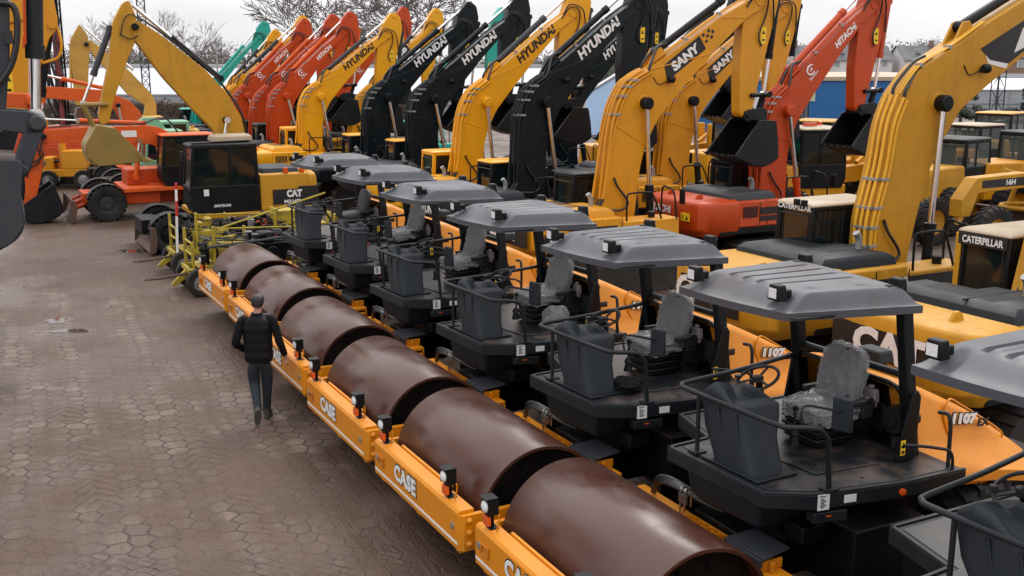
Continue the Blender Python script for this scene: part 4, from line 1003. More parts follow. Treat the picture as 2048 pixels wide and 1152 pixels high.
# second machine of the make, body in view at the right edge, boom above the frame
root, f, boom = excavator('excavator', 'yellow excavator with cream cab roof beside the huge piped boom, black band round its counterweight', place(8.9,.95), YAW, 'yellow_cat', (.94,4.4), (3.9,7.2), GA,
    cabp=('black','cream'), hood='charcoal_plastic', bodyz=.0, bucketp='bucket', cabx=-.28, lean=.6)
cwo = [c for c in root.children if c.name.startswith('counterweight')][0]
MB().prism([(-2.708,.0),(-2.70,.55),(-2.625,1.03),(-2.43,1.195),(-1.8,1.195),(-1.8,1.17),(-2.4,1.17),(-2.6,1.0),(-2.68,.55),(-2.69,0),(-2.68,-.55),(-2.6,-1.0),(-2.4,-1.17),(-1.8,-1.17),(-1.8,-1.195),(-2.43,-1.195),(-2.625,-1.03),(-2.70,-.55)], 1.26, 1.64, 'xy').build('band', M['ink'], cwo, smooth=False)
lettering('CAT', M['white'], cwo, (-2.715,.0,1.45), 1.15, .40, RZ(-math.pi/2), bold=.05)
cb_ = [c for c in root.children if c.name.startswith('cab')][0]
MB().box(-.285,-.25,.33,1.12,2.40,2.56).build('band', M['ink'], cb_, smooth=False)
lettering('CATERPILLAR', M['white'], cb_, (-.288,.72,2.48), .66, .10, RZ(-math.pi/2), bold=.02)
m = MB(); m.box(-.285,-.24,1.08,1.165,1.15,2.55); m.build('corner_post', M['yellow_cat'], cb_, bevel=.01)
# amber SANY pair
def sany(label, pos, pin, tip, grp, rear):
    root, f, boom = excavator('excavator', label, pos, YAW, 'yellow_sany', pin, tip, grp, cabp=('black','black'), hood='yellow_sany', bodyz=-.15, rear=rear,
        side=[('SY210', 'white', -2.02, 1.34, .46, .14, 'ink', .72, .24)] if rear else None)
    p = Vector(f((1.15,4.35))); q = Vector(f((2.62,5.52))); d = (q-p).normalized(); nn = Vector((-d.y, d.x))
    a = Vector(f((.95,4.02)))
    m = MB(); m.prism([tuple(a-d*.02), tuple(a+nn*.34+d*.10), tuple(a+nn*.34+d*1.22), tuple(a+d*1.22)], -.2155, -.2125); m.build('decal', M['ink'], boom, smooth=False)
    m = MB(); m.prism([tuple(a-d*.13-nn*.02), tuple(a-d*.02-nn*.02), tuple(a+d*.22-nn*.02),tuple(a+d*.20-nn*.12)], -.2155, -.2125); m.build('decal_flash', M['red'], boom, smooth=False)
    c = a+d*.66+nn*.165
    lettering('SANY', M['white'], boom, (c.x,-.217,c.y), .82, .22, RY(-math.atan2(d.y,d.x)), bold=.05)
    m = MB()
    for i in range(4):
        for j in range(3):
            if (i+j) % 2 == 0:
                w = a+d*(1.28+i*.085)+nn*(.10+j*.08); m.prism([tuple(w), tuple(w+d*.075), tuple(w+d*.075+nn*.065), tuple(w+nn*.065)], -.2145, -.2125)
    m.build('decal_squares', M['ink'], boom, smooth=False)
    return root
sany('amber excavator nearer the rollers, its open black bucket hanging over the red machine', place(9.1,11.7), (.63,3.98), (3.74,6.26), GA, ('SANY', 1.3, .34, 1.40, 'ink', 'white'))
sany('amber excavator set back beside the red machine, half hidden by its twin', place(13.7,16.0), (.52,3.81), (3.68,6.34), GB, None)
# red-orange machine with QUARRY badge
root, f, boom = excavator('excavator', 'red-orange excavator standing alone among yellow ones, warning sticker on its counterweight', place(13.9,12.2), YAW, 'red_hi', (.31,3.7), (2.98,6.29), GB, cabp=('black','black'),
    hood='gun', rear=('HITACHI', .95, .17, 1.50, None, 'white', .35), ramp='boom', word='HITACHI', wordw=.80, wordh=.17, text_at=(2.25,5.16), wshear=.1, quarry=True, cap='red_hi', lean=0.0, tl=.25, bodyz=-.1)
cwo = [c for c in root.children if c.name.startswith('counterweight')][0]
m = MB(); m.box(-2.95,-2.92,-.82,-.52,1.30,1.48); m.build('warning_label', M['warn'], cwo, smooth=False)
m = MB(); m.box(-2.953,-2.951,-.60,-.57,1.33,1.44); m.prism([(-.795,1.34),(-.70,1.34),(-.748,1.44)],-2.953,-2.951,'yz'); m.apart('label_symbol', M['ink'], cwo, smooth=False)
# dark and yellow machines of the front row
dark = dict(bodyz=-.24, cw='navy_black', deck='navy_black', boomp='navy_black', cabp=('black','yellow_hy'), hood='gun', wordmat='white', word='HYUNDAI', rear=('HYUNDAI', 1.3, .22, 1.32, None, 'white'), ramp='navy_black', pipes='navy_black')
yel = dict(bodyz=-.24, cabp=('yellow_hy','yellow_hy'), hood='yellow_hy', wordmat='ink', word='HYUNDAI', ramp='gun', cap='yellow_hy')
excavator('excavator', 'excavator with blue-black boom standing next to the nearer amber one', place(9.2,15.9), YAW, 'yellow_hy', (.41,3.86), (3.17,6.35), GA, **dark)
excavator('excavator', 'bright yellow excavator standing between two with blue-black booms', place(9.1,19.4), YAW, 'yellow_hy', (.55,3.75), (3.39,6.26), GA, **yel)
excavator('excavator', 'excavator whose blue-black boom stands between a yellow and a second blue-black boom', place(9.7,23.9), YAW, 'yellow_hy', (.31,3.67), (3.22,6.24), GA, **dark)
excavator('excavator', 'excavator with the blue-black boom next to the yellow one under the bare tree', place(9.3,27.1), YAW, 'yellow_hy', (.38,3.63), (3.27,6.1), GA, **dark)
excavator('excavator', 'bright yellow excavator with its boom between three red ones and a blue-black one', place(8.4,31.9), YAW, 'yellow_hy', (.41,3.54), (3.19,5.88), GA, **yel)
hit = dict(bodyz=-.2, cabp=('black','black'), hood='gun', ramp='boom', word='HITACHI', wordw=.80, wordh=.17, text_at=(2.2,5.13), wshear=.1, quarry=True, cap='red_hi')
excavator('excavator', 'red-orange excavator of three in a row, the one beside the bright yellow boom', place(8.1,34.9), YAW, 'red_hi', (.25,3.48), (2.79,6.03), GA, **{**hit, 'ramp':'orange', 'bodyz':-.24})
excavator('excavator', 'red-orange excavator sandwiched between two others of its colour', place(8.0,37.5), YAW, 'red_hi', (.34,3.37), (3.02,6.03), GA, **{**hit, 'ramp':'orange', 'bodyz':-.24})
excavator('excavator', 'red-orange excavator of three in a row, the one beside two smaller yellow booms', place(7.8,40.2), YAW, 'red_hi', (.27,3.34), (2.77,5.92), GA, **{**hit, 'ramp':'orange', 'bodyz':-.24})
def jcb(label, pos, pin, tip, grp):
    root, f, boom = excavator('excavator', label, pos, YAW, 'yellow_hy', pin, tip, grp, cabp=('black','yellow_hy'), hood='black', ramp='gun', bodyz=-.24)
    p = Vector(f((1.5,4.72))); q = Vector(f((2.6,5.52))); d = (q-p).normalized(); nn = Vector((-d.y, d.x))
    m = MB(); a = Vector(f((1.55,4.62))); m.prism([tuple(a), tuple(a+nn*.32), tuple(a+nn*.32+d*.95), tuple(a+d*.95)], -.2155, -.2125); m.build('decal', M['ink'], boom, smooth=False)
    c = a+d*.47+nn*.16; lettering('JCB', M['white'], boom, (c.x,-.217,c.y), .74, .25, RY(-math.atan2(d.y,d.x)), bold=.07, shear=.1)
    return root
jcb('yellow excavator of the distant pair nearer the red booms, its arm tip behind them', place(8.0,43.4), (.39,3.33), (3.46,6.18), GA)
jcb('yellow excavator beside the turquoise one, black panel on its boom in view', place(8.5,46.8), (.34,3.23), (2.54,5.61), GA)
excavator('excavator', 'turquoise excavator at the far end of the front row', place(8.1,50.5), YAW, 'teal', (.48,3.08), (3.35,6.15), GA, cabp=('black','teal'), hood='gun', ramp='boom', cap='teal', bodyz=-.24)
# row behind
excavator('excavator', 'red-orange excavator of the back row, seen behind the bright yellow boom', place(12.4,41.2), YAW, 'red_hi', (.51,3.4), (3.36,6.58), GB, **hit)
jcb('yellow excavator of the back row, its boom partly behind the farthest blue-black boom', place(12.5,38), (.57,3.37), (3.57,6.4), GB)
excavator('excavator', 'turquoise excavator of the back row, glimpsed between two blue-black booms', place(14.0,34.0), YAW, 'teal', (.42,3.45), (3.4,6.3), GB, cabp=('black','teal'), hood='gun', ramp='boom', cap='teal', bodyz=-.24)
excavator('excavator', 'excavator of the back row with blue-black boom and a rusty brown bucket', place(14.5,23.3), YAW, 'yellow_hy', (.32,3.75), (3.5,6.44), GB, **{**dark, 'bucketp':'rust'})
excavator('excavator', 'excavator with plain blue-black boom showing behind the amber pair', place(15.5,20), YAW, 'yellow_hy', (.45,3.9), (3.5,6.6), GB, **{**dark, 'word':None})
# ---------------------------------------------------------------- wheeled machines facing the lane (ahead = away from the rows)
YB = YAW + math.pi
def arm_parts(root, mat, boom, stick, bucket, bw, rams, bmat, pins=(), hy=.17, pipes=True, teeth=4):
    m = MB(); m.prism(fillet(boom, .08), -hy, hy); b = m.build('boom', M[mat], root, bevel=.012)
    m = MB()
    for q in pins:
        m.lathe([(0,hy+.16),(.075,hy+.16),(.09,hy+.14),(.09,-hy-.14),(.075,-hy-.16),(0,-hy-.16)], (q[0],0,q[1]), 'y', 16)
    if pins: m.apart('pin', M['black'], b)
    if stick:
        m = MB(); m.prism(fillet(stick, .06), -hy*.8, hy*.8); m.build('stick', M[mat], root, bevel=.012)
    for (p, q, sp, rb, rr, mt, y) in rams: cylinder('hydraulic_cylinder', root, p, q, sp, rb, rr, mt, y)
    if bucket: bucket_mesh(Matrix.Identity(4), bucket, bw, teeth).build('bucket', M[bmat], root, bevel=.008)
    return b
def wheeled(label, bk, far, mat, cabm, axles, tr, body, cabd, blade=None, wy=.92, cat='excavator', tank='black', rim='black', group=None, hood='black', frame='black'):
    x, y, _ = yard(bk, far)
    root = thing('wheeled_excavator', (x, y, 0), YB, label, cat, group)
    m = MB(); m.box(axles[-1]-.7, axles[0]+.6, -.45, .45, .45, .85); m.box(-.9,.9,-.6,.6,.8,.98)
    for a in axles: m.cyl((a,-wy,tr),(a,wy,tr),.12)
    m.lathe([(.5,0),(.5,.2)], (0,0,.85), 'z', 20)
    m.box(axles[0]-1.6, axles[0]-.55, .3, .95, .5, .92)
    m.build('chassis', M[frame], root, bevel=.02)
    for a in axles:
        for sy in (-1, 1):
            t = MB(); r = MB(); T = Matrix.Translation((a, sy*wy, tr)) @ (Matrix.Identity(4) if sy < 0 else RZ(math.pi))
            t.T = T; r.T = T; tyre(t, r, (0,0,0), tr, .42, lug=.03)
            to = t.build('tyre', M['rubber'], root, angle=40); r.build('rim', M[rim], to)
    for a in axles[:1]:
        for sy in (-1, 1):
            m = MB(); m.ribbon([(a+(tr+.07)*math.cos(t), tr+(tr+.07)*math.sin(t)) for t in [.3+k*.28 for k in range(9)]], .025, sy*wy-.2, sy*wy+.2); m.build('mudguard', M['black'], root)
    if blade:
        bx, bw2, mt = blade
        m = MB(); pr = [(bx+.10,.06),(bx-.0,.2),(bx-.06,.42),(bx-.02,.62),(bx+.04,.72)]
        m.ribbon(pr, .04, -bw2, bw2)
        for sy in (-1,1): m.prism([(bx+.12,.04),(bx+.07,.73),(bx-.06,.72),(bx-.1,.42),(bx-.04,.1)], sy*bw2-.02, sy*bw2+.02)
        bl = m.build('dozer_blade', M['rust'], root, bevel=.006)
        m = MB()
        for sy in (-.45,.45): m.tube([(bx-.05,sy,.40),(axles[0]+.3,sy*.9,.60)],.08,8); m.tube([(bx-.05,sy,.55),(axles[0]+.25,sy*.9,.85)],.05,8)
        m.box(axles[0]+.2,axles[0]+.65,-.6,.6,.5,.86); m.build('blade_arm', M[mt], bl, bevel=.01)
    x0, x1, zb, zt = body
    m = MB(); m.box(x0+.3, cabd[0]-.02, -1.12, 1.12, zb, zt,0,.05); m.box(x0+.3, 1.0, -1.12, -.35, zb, zt-.12,0,.03); m.box(-.5,1.0,-.3,.2,zb,zb+.5); h = m.build('house', M[frame if frame != 'black' else mat], root, bevel=.04, seg=3)
    m = MB(); rg = lambda o,z: [(x+(o if x < x0+.2 else 0),y-(o if y > 0 else -o),z) for x,y in ((x0+.34,-1.13),(x0+.12,-1.12),(x0,-.7),(x0,.7),(x0+.12,1.12),(x0+.34,1.13))]
    m.loft([rg(.06,zb-.08),rg(0,zb+.1),rg(0,zt-.18),rg(.03,zt-.05),rg(.12,zt+.02)]); cw = m.build('counterweight', M[mat], root, bevel=.03, seg=3)
    m = MB(); m.box(x0+.45,cabd[0]-.15,-.75,.75,zt-.02,zt+.12,.06,.08); m.build('hood', M[hood], root, bevel=.03)
    for sy in (-.6,.6): MB().prism([(x0+.18,zt),(x0+.42,zt),(x0+.36,zt+.13),(x0+.24,zt+.13)], sy-.02, sy+.02).build('lifting_eye', M[mat], cw, bevel=.006)
    m = MB(); m.box(x0+.3, 1.25, -1.14, 1.14, zb-.12, zb); m.build('deck_frame', M[mat], root, bevel=.01)
    cb = cab(root, cabd[0], cabd[1], .18, 1.12, zb, cabd[2], cabm[0], cabm[1], tilt=.1)
    return root, h, cw, cb
# M316D
root, h, cw, cb = wheeled('yellow wheeled excavator with black cab, olive bucket held over the lane', 3.0, 21.3, 'yellow_cat', ('black','black'), (1.95,-1.0), .50, (-2.05,1.3,.98,1.93), (-.38,1.42,2.78), blade=(2.42,1.25,'black'), hood='charcoal_plastic')
b = arm_parts(root, 'yellow_cat', [(.1,1.4),(-.30,1.4),(-.34,2.72),(-.22,3.39),(.13,4.02),(.64,4.63),(1.77,5.56),(2.32,5.91),(2.47,5.77),(2.39,5.42),(1.72,4.44),(.97,3.55),(.52,3.06),(.42,2.5),(.42,1.4)],
    [(2.45,6.38),(2.61,6.28),(2.86,5.83),(3.07,4.71),(3.38,3.54),(3.33,3.28),(3.14,3.34),(2.97,3.93),(2.55,4.97),(2.32,5.42),(2.30,6.0)],
    [(3.05,3.22),(3.50,3.30),(3.66,3.02),(3.78,2.80),(3.74,2.50),(3.5,2.28),(2.30,2.36)][::1], .52,
    [((2.93,5.67),(3.70,3.84),.62,.075,.04,'gun',0), ((.62,.98+.2),(.2,3.34),.4,.08,.05,'gun',.30), ((.62,1.18),(.2,3.34),.4,.08,.05,'gun',-.30), ((.25,4.42),(2.40,6.30),.55,.075,.045,'black',0)], 'olive', pins=((.2,3.34),(2.36,5.72)))
m = MB()
for y in (-.2,.2): m.tube([(3.72,y,3.80),(3.14,y,3.80)],.05,8); m.tube([(3.72,y,3.80),(3.50,y,3.25)],.05,8)
m.build('bucket_link', M['olive'], root)
m = MB()
for k in range(3):
    m.tube(spline([(-.36,.05+.06*k,2.6),(-.27,.05+.06*k,3.4),(.1,.05+.06*k,4.07),(.62,.05+.06*k,4.70),(1.75,.05+.06*k,5.62),(2.28,.12,5.98)],4),.022,6)
m.tube(spline([(2.2,.2,5.85),(2.42,.25,6.02),(2.6,.22,5.9),(2.72,.18,5.5)],5),.018,6); m.tube(spline([(2.3,.2,5.5),(2.5,.22,5.42),(2.7,.18,5.52)],5),.018,6)
m.apart('hydraulic_hose', M['hose'], b)
m = MB(); m.box(-1.62,-.72,1.123,1.133,1.12,1.52); m.build('panel', M['ink'], h, smooth=False)
m = MB(); m.box(-1.98,-1.42,1.128,1.135,1.12,1.58); m.build('panel', M['ink'], cw, smooth=False)
RN = RZ(math.pi)
lettering('CAT', M['white'], h, (-1.30,1.140,1.40), .42, .20, RN, bold=.06); lettering('M316D', M['white'], h, (-1.25,1.140,1.19), .46, .10, RN, bold=.04)
lettering('SMARTBOOM', M['white'], cb, (.62,1.125,1.18), .44, .07, RN, bold=.03, shear=.2)
m = MB(); m.box(.95,1.08,1.121,1.126,1.45,1.62); m.build('sticker', M['sticker'], cb, smooth=False)
m = MB(); m.loft([[(x,y,z) for x,y in ((-.30+o,.30+o),(.75-o,.30+o),(.75-o,.95-o),(-.30+o,.95-o))] for z,o in ((2.82,0),(2.94,.02),(3.0,.08))]); m.build('air_conditioner', M['cream'], cb, bevel=.03, seg=3)
m = MB(); m.tube([(-.2,1.0,2.84),(1.3,1.0,2.80)],.015,6); m.tube(spline([(1.42,1.1,1.5),(1.62,1.15,1.8),(1.6,1.15,2.4),(1.4,1.1,2.55)],5),.018,6); m.box(1.55,1.6,1.02,1.22,2.25,2.62); m.build('mirror_rail', M['black'], cb, bevel=.01)
m = MB(); m.box(-1.18,-1.06,.95,1.05,1.93,2.08); m.box(-1.62,-1.5,.95,1.05,1.93,2.06); m.apart('beacon', M['amber'], root, bevel=.01)
# orange machine with its arm reaching across the lane
root, h, cw, cb = wheeled('orange wheeled excavator reaching across the lane, its black bucket standing on the paving', 2.1, 28.0, 'orange', ('black','orange'), (1.75,-1.1), .55, (-2.4,1.3,1.0,1.6), (-1.62,.08,2.62), blade=(2.75,1.2,'red_hi'), rim='gun', frame='red_hi')
b = arm_parts(root, 'orange', [(3.42,2.64),(3.33,2.8),(2.7,2.83),(2.09,2.85),(.3,2.86),(-.02,2.82),(-.35,2.66),(-.45,1.6),(-.1,1.5),(.02,2.2),(.3,2.29),(.97,2.32),(3.36,2.42)],
    [(3.16,2.92),(3.42,3.22),(3.62,2.98),(3.78,2.4),(4.0,1.71),(4.13,.42),(3.80,.36),(3.50,1.4),(3.33,2.2),(3.14,2.6)], None, .5,
    [((3.45,3.14),(.35,2.93),.46,.03,.03,'chrome',0), ((.35,2.93),(2.3,3.06),.97,.07,.045,'orange',0), ((.75,1.25),(.55,2.4),.5,.08,.05,'orange',.26), ((3.98,2.3),(4.2,.8),.6,.06,.035,'orange',0)], 'rust', pins=((3.35,2.62),))
# bucket lying on its back on the paving, mouth up
m = bucket_mesh(Matrix.Identity(4), [(4.1,.62),(4.2,.30),(4.05,.08),(3.7,.03),(3.3,.10),(2.98,.40),(3.2,1.22)], .62, 5); m.build('bucket', M['bucket'], root, bevel=.008)
m = MB()
for k in range(6): m.tube([(3.86,-.4+.16*k,.65),(3.62,-.4+.16*k,.12)],.02,5)
m.box(3.58,3.9,-.45,.5,.62,.68); m.build('bucket_grid', M['gun'], root)
m = MB()
for k in range(4): m.tube(spline([(3.3,-.06+.05*k,2.88),(2.0,-.06+.05*k,2.93),(.5,-.06+.05*k,2.92),(.0,-.06+.05*k,3.05),(-.4,-.06+.05*k,3.0),(-.75,-.05+.06*k,2.5)],5), .02, 6)
m.tube(spline([(3.35,.2,2.75),(3.55,.26,2.5),(3.5,.24,1.9),(3.85,.2,1.65),(3.9,.16,1.4)],6),.028,6); m.tube(spline([(3.3,.2,2.7),(3.45,.26,2.3),(3.42,.24,2.0),(3.8,.2,1.8),(4.0,.16,1.5)],6),.028,6)
m.apart('hydraulic_hose', M['hose'], b)
lettering('Von DONKERS', paint('faded_red_lettering', (.62,.06,.01), .5, bump=0), b, (2.15,.176,2.60), 1.35, .15, RN, bold=.02)
MB().box(.62,1.08,.172,.178,2.52,2.72).build('sticker', M['sticker'], b, smooth=False)
m = MB(); m.box(-.85,-.70,1.122,1.128,1.15,1.32); m.build('sticker', M['sticker'], cb, smooth=False)
# second orange machine behind, only its arched boom shows
root, h, cw, cb = wheeled('orange wheeled excavator with arched boom, parked behind the one reaching across the lane', 3.0, 36, 'orange', ('green','green'), (1.6,-1.1), .5, (-2.0,1.3,.95,1.9), (-1.5,.1,2.6))
arm_parts(root, 'orange', [(3.59,3.95),(3.62,3.53),(1.49,3.28),(1.04,3.0),(.88,2.54),(.6,1.4),(-.1,1.4),(.0,2.52),(.18,2.97),(.53,3.38),(1.46,3.78)],
    [(3.4,4.2),(3.7,4.5),(3.9,3.9),(4.3,2.4),(4.5,1.5),(4.2,1.5),(3.9,2.5),(3.45,3.5)], [(4.2,1.6),(4.6,1.55),(4.7,1.1),(4.5,.8),(4.2,.7),(3.9,.8),(3.75,1.05)], .45,
    [((1.45,3.86),(3.7,4.42),.62,.075,.045,'orange',0), ((.72,1.4),(.96,3.20),.4,.07,.05,'orange',.25)], 'rust', pins=((.96,3.2),))
# pale green machine
root, h, cw, cb = wheeled('pale green wheeled excavator with boom folded low, behind the orange one', 3.0, 32, 'green', ('green','green'), (1.6,-1.1), .5, (-2.0,1.3,.82,1.7), (-.5,.85,2.5), rim='green')
arm_parts(root, 'green', [(.2,1.2),(-.2,1.2),(-.3,2.2),(.2,2.9),(.7,2.9),(1.6,2.1),(1.45,1.9),(.6,2.5),(.2,2.2)], None, None, .4, [], 'rust')
# yellow machine far behind with the same bent arm
root, h, cw, cb = wheeled('old yellow wheeled excavator in the distance, arm bent like an upturned V', 4.16, 42, 'yellow_old', ('black','yellow_old'), (1.6,-1.1), .5, (-2.0,1.3,.95,1.9), (-.4,1.2,2.5))
arm_parts(root, 'yellow_old', [(2.26,5.77),(.71,4.4),(-.15,3.38),(-.29,2.98),(-.2,1.4),(.3,1.4),(.31,2.31),(.16,2.93),(.89,3.45),(2.34,5.35)],
    [(2.62,6.39),(3.01,5.76),(3.07,5.33),(3.03,3.0),(2.57,3.0),(2.28,5.5),(2.35,5.95)], [(2.6,2.9),(3.0,2.9),(3.1,2.5),(3.0,2.1),(2.7,1.9),(2.4,2.0),(2.1,2.3)], .45,
    [((3.02,5.5),(3.2,3.2),.6,.06,.04,'yellow_old',0), ((.6,4.5),(2.5,6.3),.5,.06,.04,'chrome',0)], 'rust', pins=((2.42,5.55),))
# three machines at the left edge of the lane, arms hanging into view
def lane_machine(label, loc, mat, body_dx, stick, lk=None, bucket=None, rams=(), bmat='gun', extra=None, bw=.6, boom=None, hy=.16):
    root = thing('excavator', loc, .43, label, 'excavator', 'excavators with arms hanging over the lane')
    T = Matrix.Translation((body_dx, 0, 0))
    for sg in (-1,1):
        m = MB(T); m.prism([(-1.9+.37+.37*math.cos(a), .37+.37*math.sin(a)) for a in [math.pi/2+math.pi*k/6 for k in range(7)]] + [(1.4+.37*math.cos(a), .37+.37*math.sin(a)) for a in [-math.pi/2+math.pi*k/6 for k in range(7)]], sg*.95-.25, sg*.95+.25)
        m.build('track', M['black_track'], root)
    m = MB(T); m.box(-2.5,1.2,-1.15,1.15,.8,1.85,0,.05); m.build('house', M[mat], root, bevel=.05, seg=3)
    m = MB(T); m.box(-.2,1.25,.25,1.12,1.85,2.7,.06,.04); m.build('cab', M['black'], root, bevel=.05, seg=3)
    if boom: m = MB(); m.prism(fillet(boom,.1), -.2, .2); m.build('boom', M[mat], root, bevel=.015)
    m = MB(); m.prism(fillet(stick,.08), -hy, hy); st = m.build('stick', M[mat], root, bevel=.015)
    for (p, q, sp, rb, rr, mt, y) in rams: cylinder('hydraulic_cylinder', root, p, q, sp, rb, rr, mt, y)
    if bucket: bucket_mesh(Matrix.Identity(4), bucket, bw, 5, .05).build('bucket', M[bmat], root, bevel=.01)
    if lk:
        for (pts, r_, mt, dy) in lk:
            m = MB()
            for y in (-dy, dy): m.prism(fillet(pts,.03), y-.03, y+.03)
            for q in r_: m.lathe([(0,-dy-.08),(q[2]*.75,-dy-.08),(q[2],-dy-.05),(q[2],dy+.05),(q[2]*.75,dy+.08),(0,dy+.08)], (q[0],0,q[1]), 'y', 18)
            m.build('bucket_link', M[mt], root, bevel=.01)
    return root, st
# dark grey one, closest
rt, st = lane_machine('dark grey excavator whose huge rounded bucket hangs over the lane edge', (-4.9,10.5,0), 'gun', -5.6,
    [(.02,5.9),(.16,5.9),(.08,4.95),(-.02,4.3),(-.34,4.25),(-.5,5.0),(-.42,5.9)],
    lk=[([(-.55,4.45),(-.30,4.47),(.20,4.42),(.33,4.37),(.34,4.25),(.20,4.20),(-.3,4.29),(-.55,4.28)], [(.26,4.31,.085)], 'gun', .22), ([(.20,4.36),(.34,4.30),(.16,3.86),(.10,3.80),(.0,3.88)], [(.09,3.87,.06)], 'gun', .22)],
    bucket=[(-.42,4.02),(.10,3.97),(.06,3.62),(.07,3.35),(-.07,3.17),(-.42,3.08),(-.95,3.4)], bmat='gun', bw=.42,
    rams=[((.40,6.3),(.26,4.36),.70,.078,.048,'charcoal',0)], boom=[(.0,6.2),(-.2,6.6),(-3.2,5.5),(-5.2,3.6),(-5.6,1.6),(-5.1,1.5),(-4.6,3.2),(-2.9,4.8)])
m = MB(); m.tube(spline([(-.10,-.2,5.42),(.14,-.22,5.40),(.16,-.22,5.15),(.08,-.22,4.85),(-.1,-.22,4.6)],6),.03,8); m.box(.05,.12,-.25,-.15,5.05,5.17); m.apart('hydraulic_hose', M['hose'], st)
# orange one behind it
rt, st = lane_machine('orange excavator arm with thick orange ram, hanging behind the huge grey bucket', (-6.6,14.0,0), 'orange', -5.4,
    [(-.05,5.9),(.15,5.9),(.0,4.4),(-.35,4.2),(-.5,5.0)],
    lk=[([(-.4,4.50),(.30,4.48),(.46,4.44),(.46,4.34),(.30,4.30),(-.4,4.34)], [(.38,4.39,.085)], 'orange', .2), ([(.33,4.40),(.45,4.36),(.30,3.9),(.20,3.6),(.08,3.66)], [(.17,3.66,.06)], 'red_hi', .2)],
    bucket=[(-.3,3.75),(.18,3.7),(.2,3.3),(.1,3.0),(-.2,2.8),(-.5,2.85),(-.9,3.1)], bmat='black', bw=.5,
    rams=[((.50,6.3),(.38,4.44),.66,.085,.035,'orange',0)], boom=[(.0,6.2),(-.2,6.6),(-3.2,5.5),(-5.2,3.6),(-5.6,1.6),(-5.1,1.5),(-4.6,3.2),(-2.9,4.8)])
# yellow one
rt, st = lane_machine('yellow excavator with broad hanging stick and warning sticker, beyond the grey bucket', (-8.0,18.0,0), 'yellow_sany', -5.2,
    [(.05,6.3),(.46,6.2),(.54,5.54),(.51,5.38),(.39,5.26),(-.02,4.13),(-.14,3.92),(-.60,3.85),(-.62,5.22),(-.3,6.3)],
    bucket=[(-.6,3.75),(-.18,3.85),(-.05,3.4),(-.1,3.1),(-.4,2.9),(-.8,2.9),(-1.2,3.2)], bmat='bucket', bw=.5,
    rams=[((.38,5.40),(.12,4.15),.85,.09,.05,'black',-.05), ((.10,4.5),(.02,4.05),.05,.05,.04,'gun',0)], boom=[(.3,5.6),(.2,6.4),(-3.2,5.5),(-5.0,3.6),(-5.4,1.6),(-4.9,1.5),(-4.4,3.2),(-2.9,4.8)])
m = MB(); m.box(-.36,-.22,-.165,-.16,4.34,4.72); m.build('warning_label', M['warn'], st, smooth=False)
MB().prism([(-.34,4.56),(-.24,4.56),(-.29,4.66)],-.168,-.1655).box(-.33,-.25,-.168,-.1655,4.40,4.44).apart('label_symbol', M['ink'], st, smooth=False)
m = MB(); m.lathe([(.06,-.22),(.06,.22)], (.44,0,5.46), 'y', 14); m.tube(spline([(.5,-.1,5.5),(.56,-.15,5.2),(.5,-.15,4.95),(.25,-.15,4.85)],5),.025,6); m.build('stick_pin', M['yellow_sany'], st)
# red drilling mast with hanging hoses
root = thing('drill_rig', (-18.4,44,0), 0, 'dark red drilling rig with tall black mast hung with hoses, behind the yellow arm', 'drill rig')
m = MB()
for sx in (-.13,.13):
    for sy in (-.13,.13): m.box(sx+.22-.03,sx+.22+.03,sy-.03,sy+.03,1.2,8.6)
for k in range(29): m.tube([(.09,-.13,1.3+k*.25),(.35,-.13,1.42+k*.25)],.016,5); m.tube([(.09,.13,1.42+k*.25),(.35,.13,1.3+k*.25)],.016,5)
m.box(.14,.30,-.2,-.05,1.0,8.4); m.build('mast', M['black'], root)
m = MB(); m.cyl((.22,-.22,2.0),(.22,-.22,8.6),.09); m.box(.05,.4,-.34,-.1,5.6,6.0); m.box(.08,.36,-.32,-.12,4.3,4.5); m.build('drill_head', paint('dark_red_paint', (.16,.02,.02), .5, amount=.5), root, bevel=.01)
m = MB(); rnd = random.Random(4)
for k in range(9):
    x = rnd.uniform(-.15,.55); m.tube(spline([(x,-.25,7.8-rnd.random()*1.5),(x-.25,-.35,5.6),(x-.35+rnd.random()*.5,-.4,4.6-rnd.random()),(x+rnd.uniform(-.3,.3),-.3,3.4),(x*.5,-.2,2.6)],6),.035,6)
m.apart('hydraulic_hose', M['hose'], root)
m = MB(); m.box(-1.2,1.5,-.9,.9,.45,1.5); m.box(-.5,1.2,-.8,.8,1.5,2.3,.1,.1); m.build('carriage', M['red_hi'], root, bevel=.03)
for sg in (-1,1): MB().prism([(-1.3+.35*math.cos(a),.35+.35*math.sin(a)) for a in [math.pi/2+math.pi*k/6 for k in range(7)]]+[(1.5+.35*math.cos(a),.35+.35*math.sin(a)) for a in [-math.pi/2+math.pi*k/6 for k in range(7)]], sg*.8-.2, sg*.8+.2).build('track', M['black_track'], root)
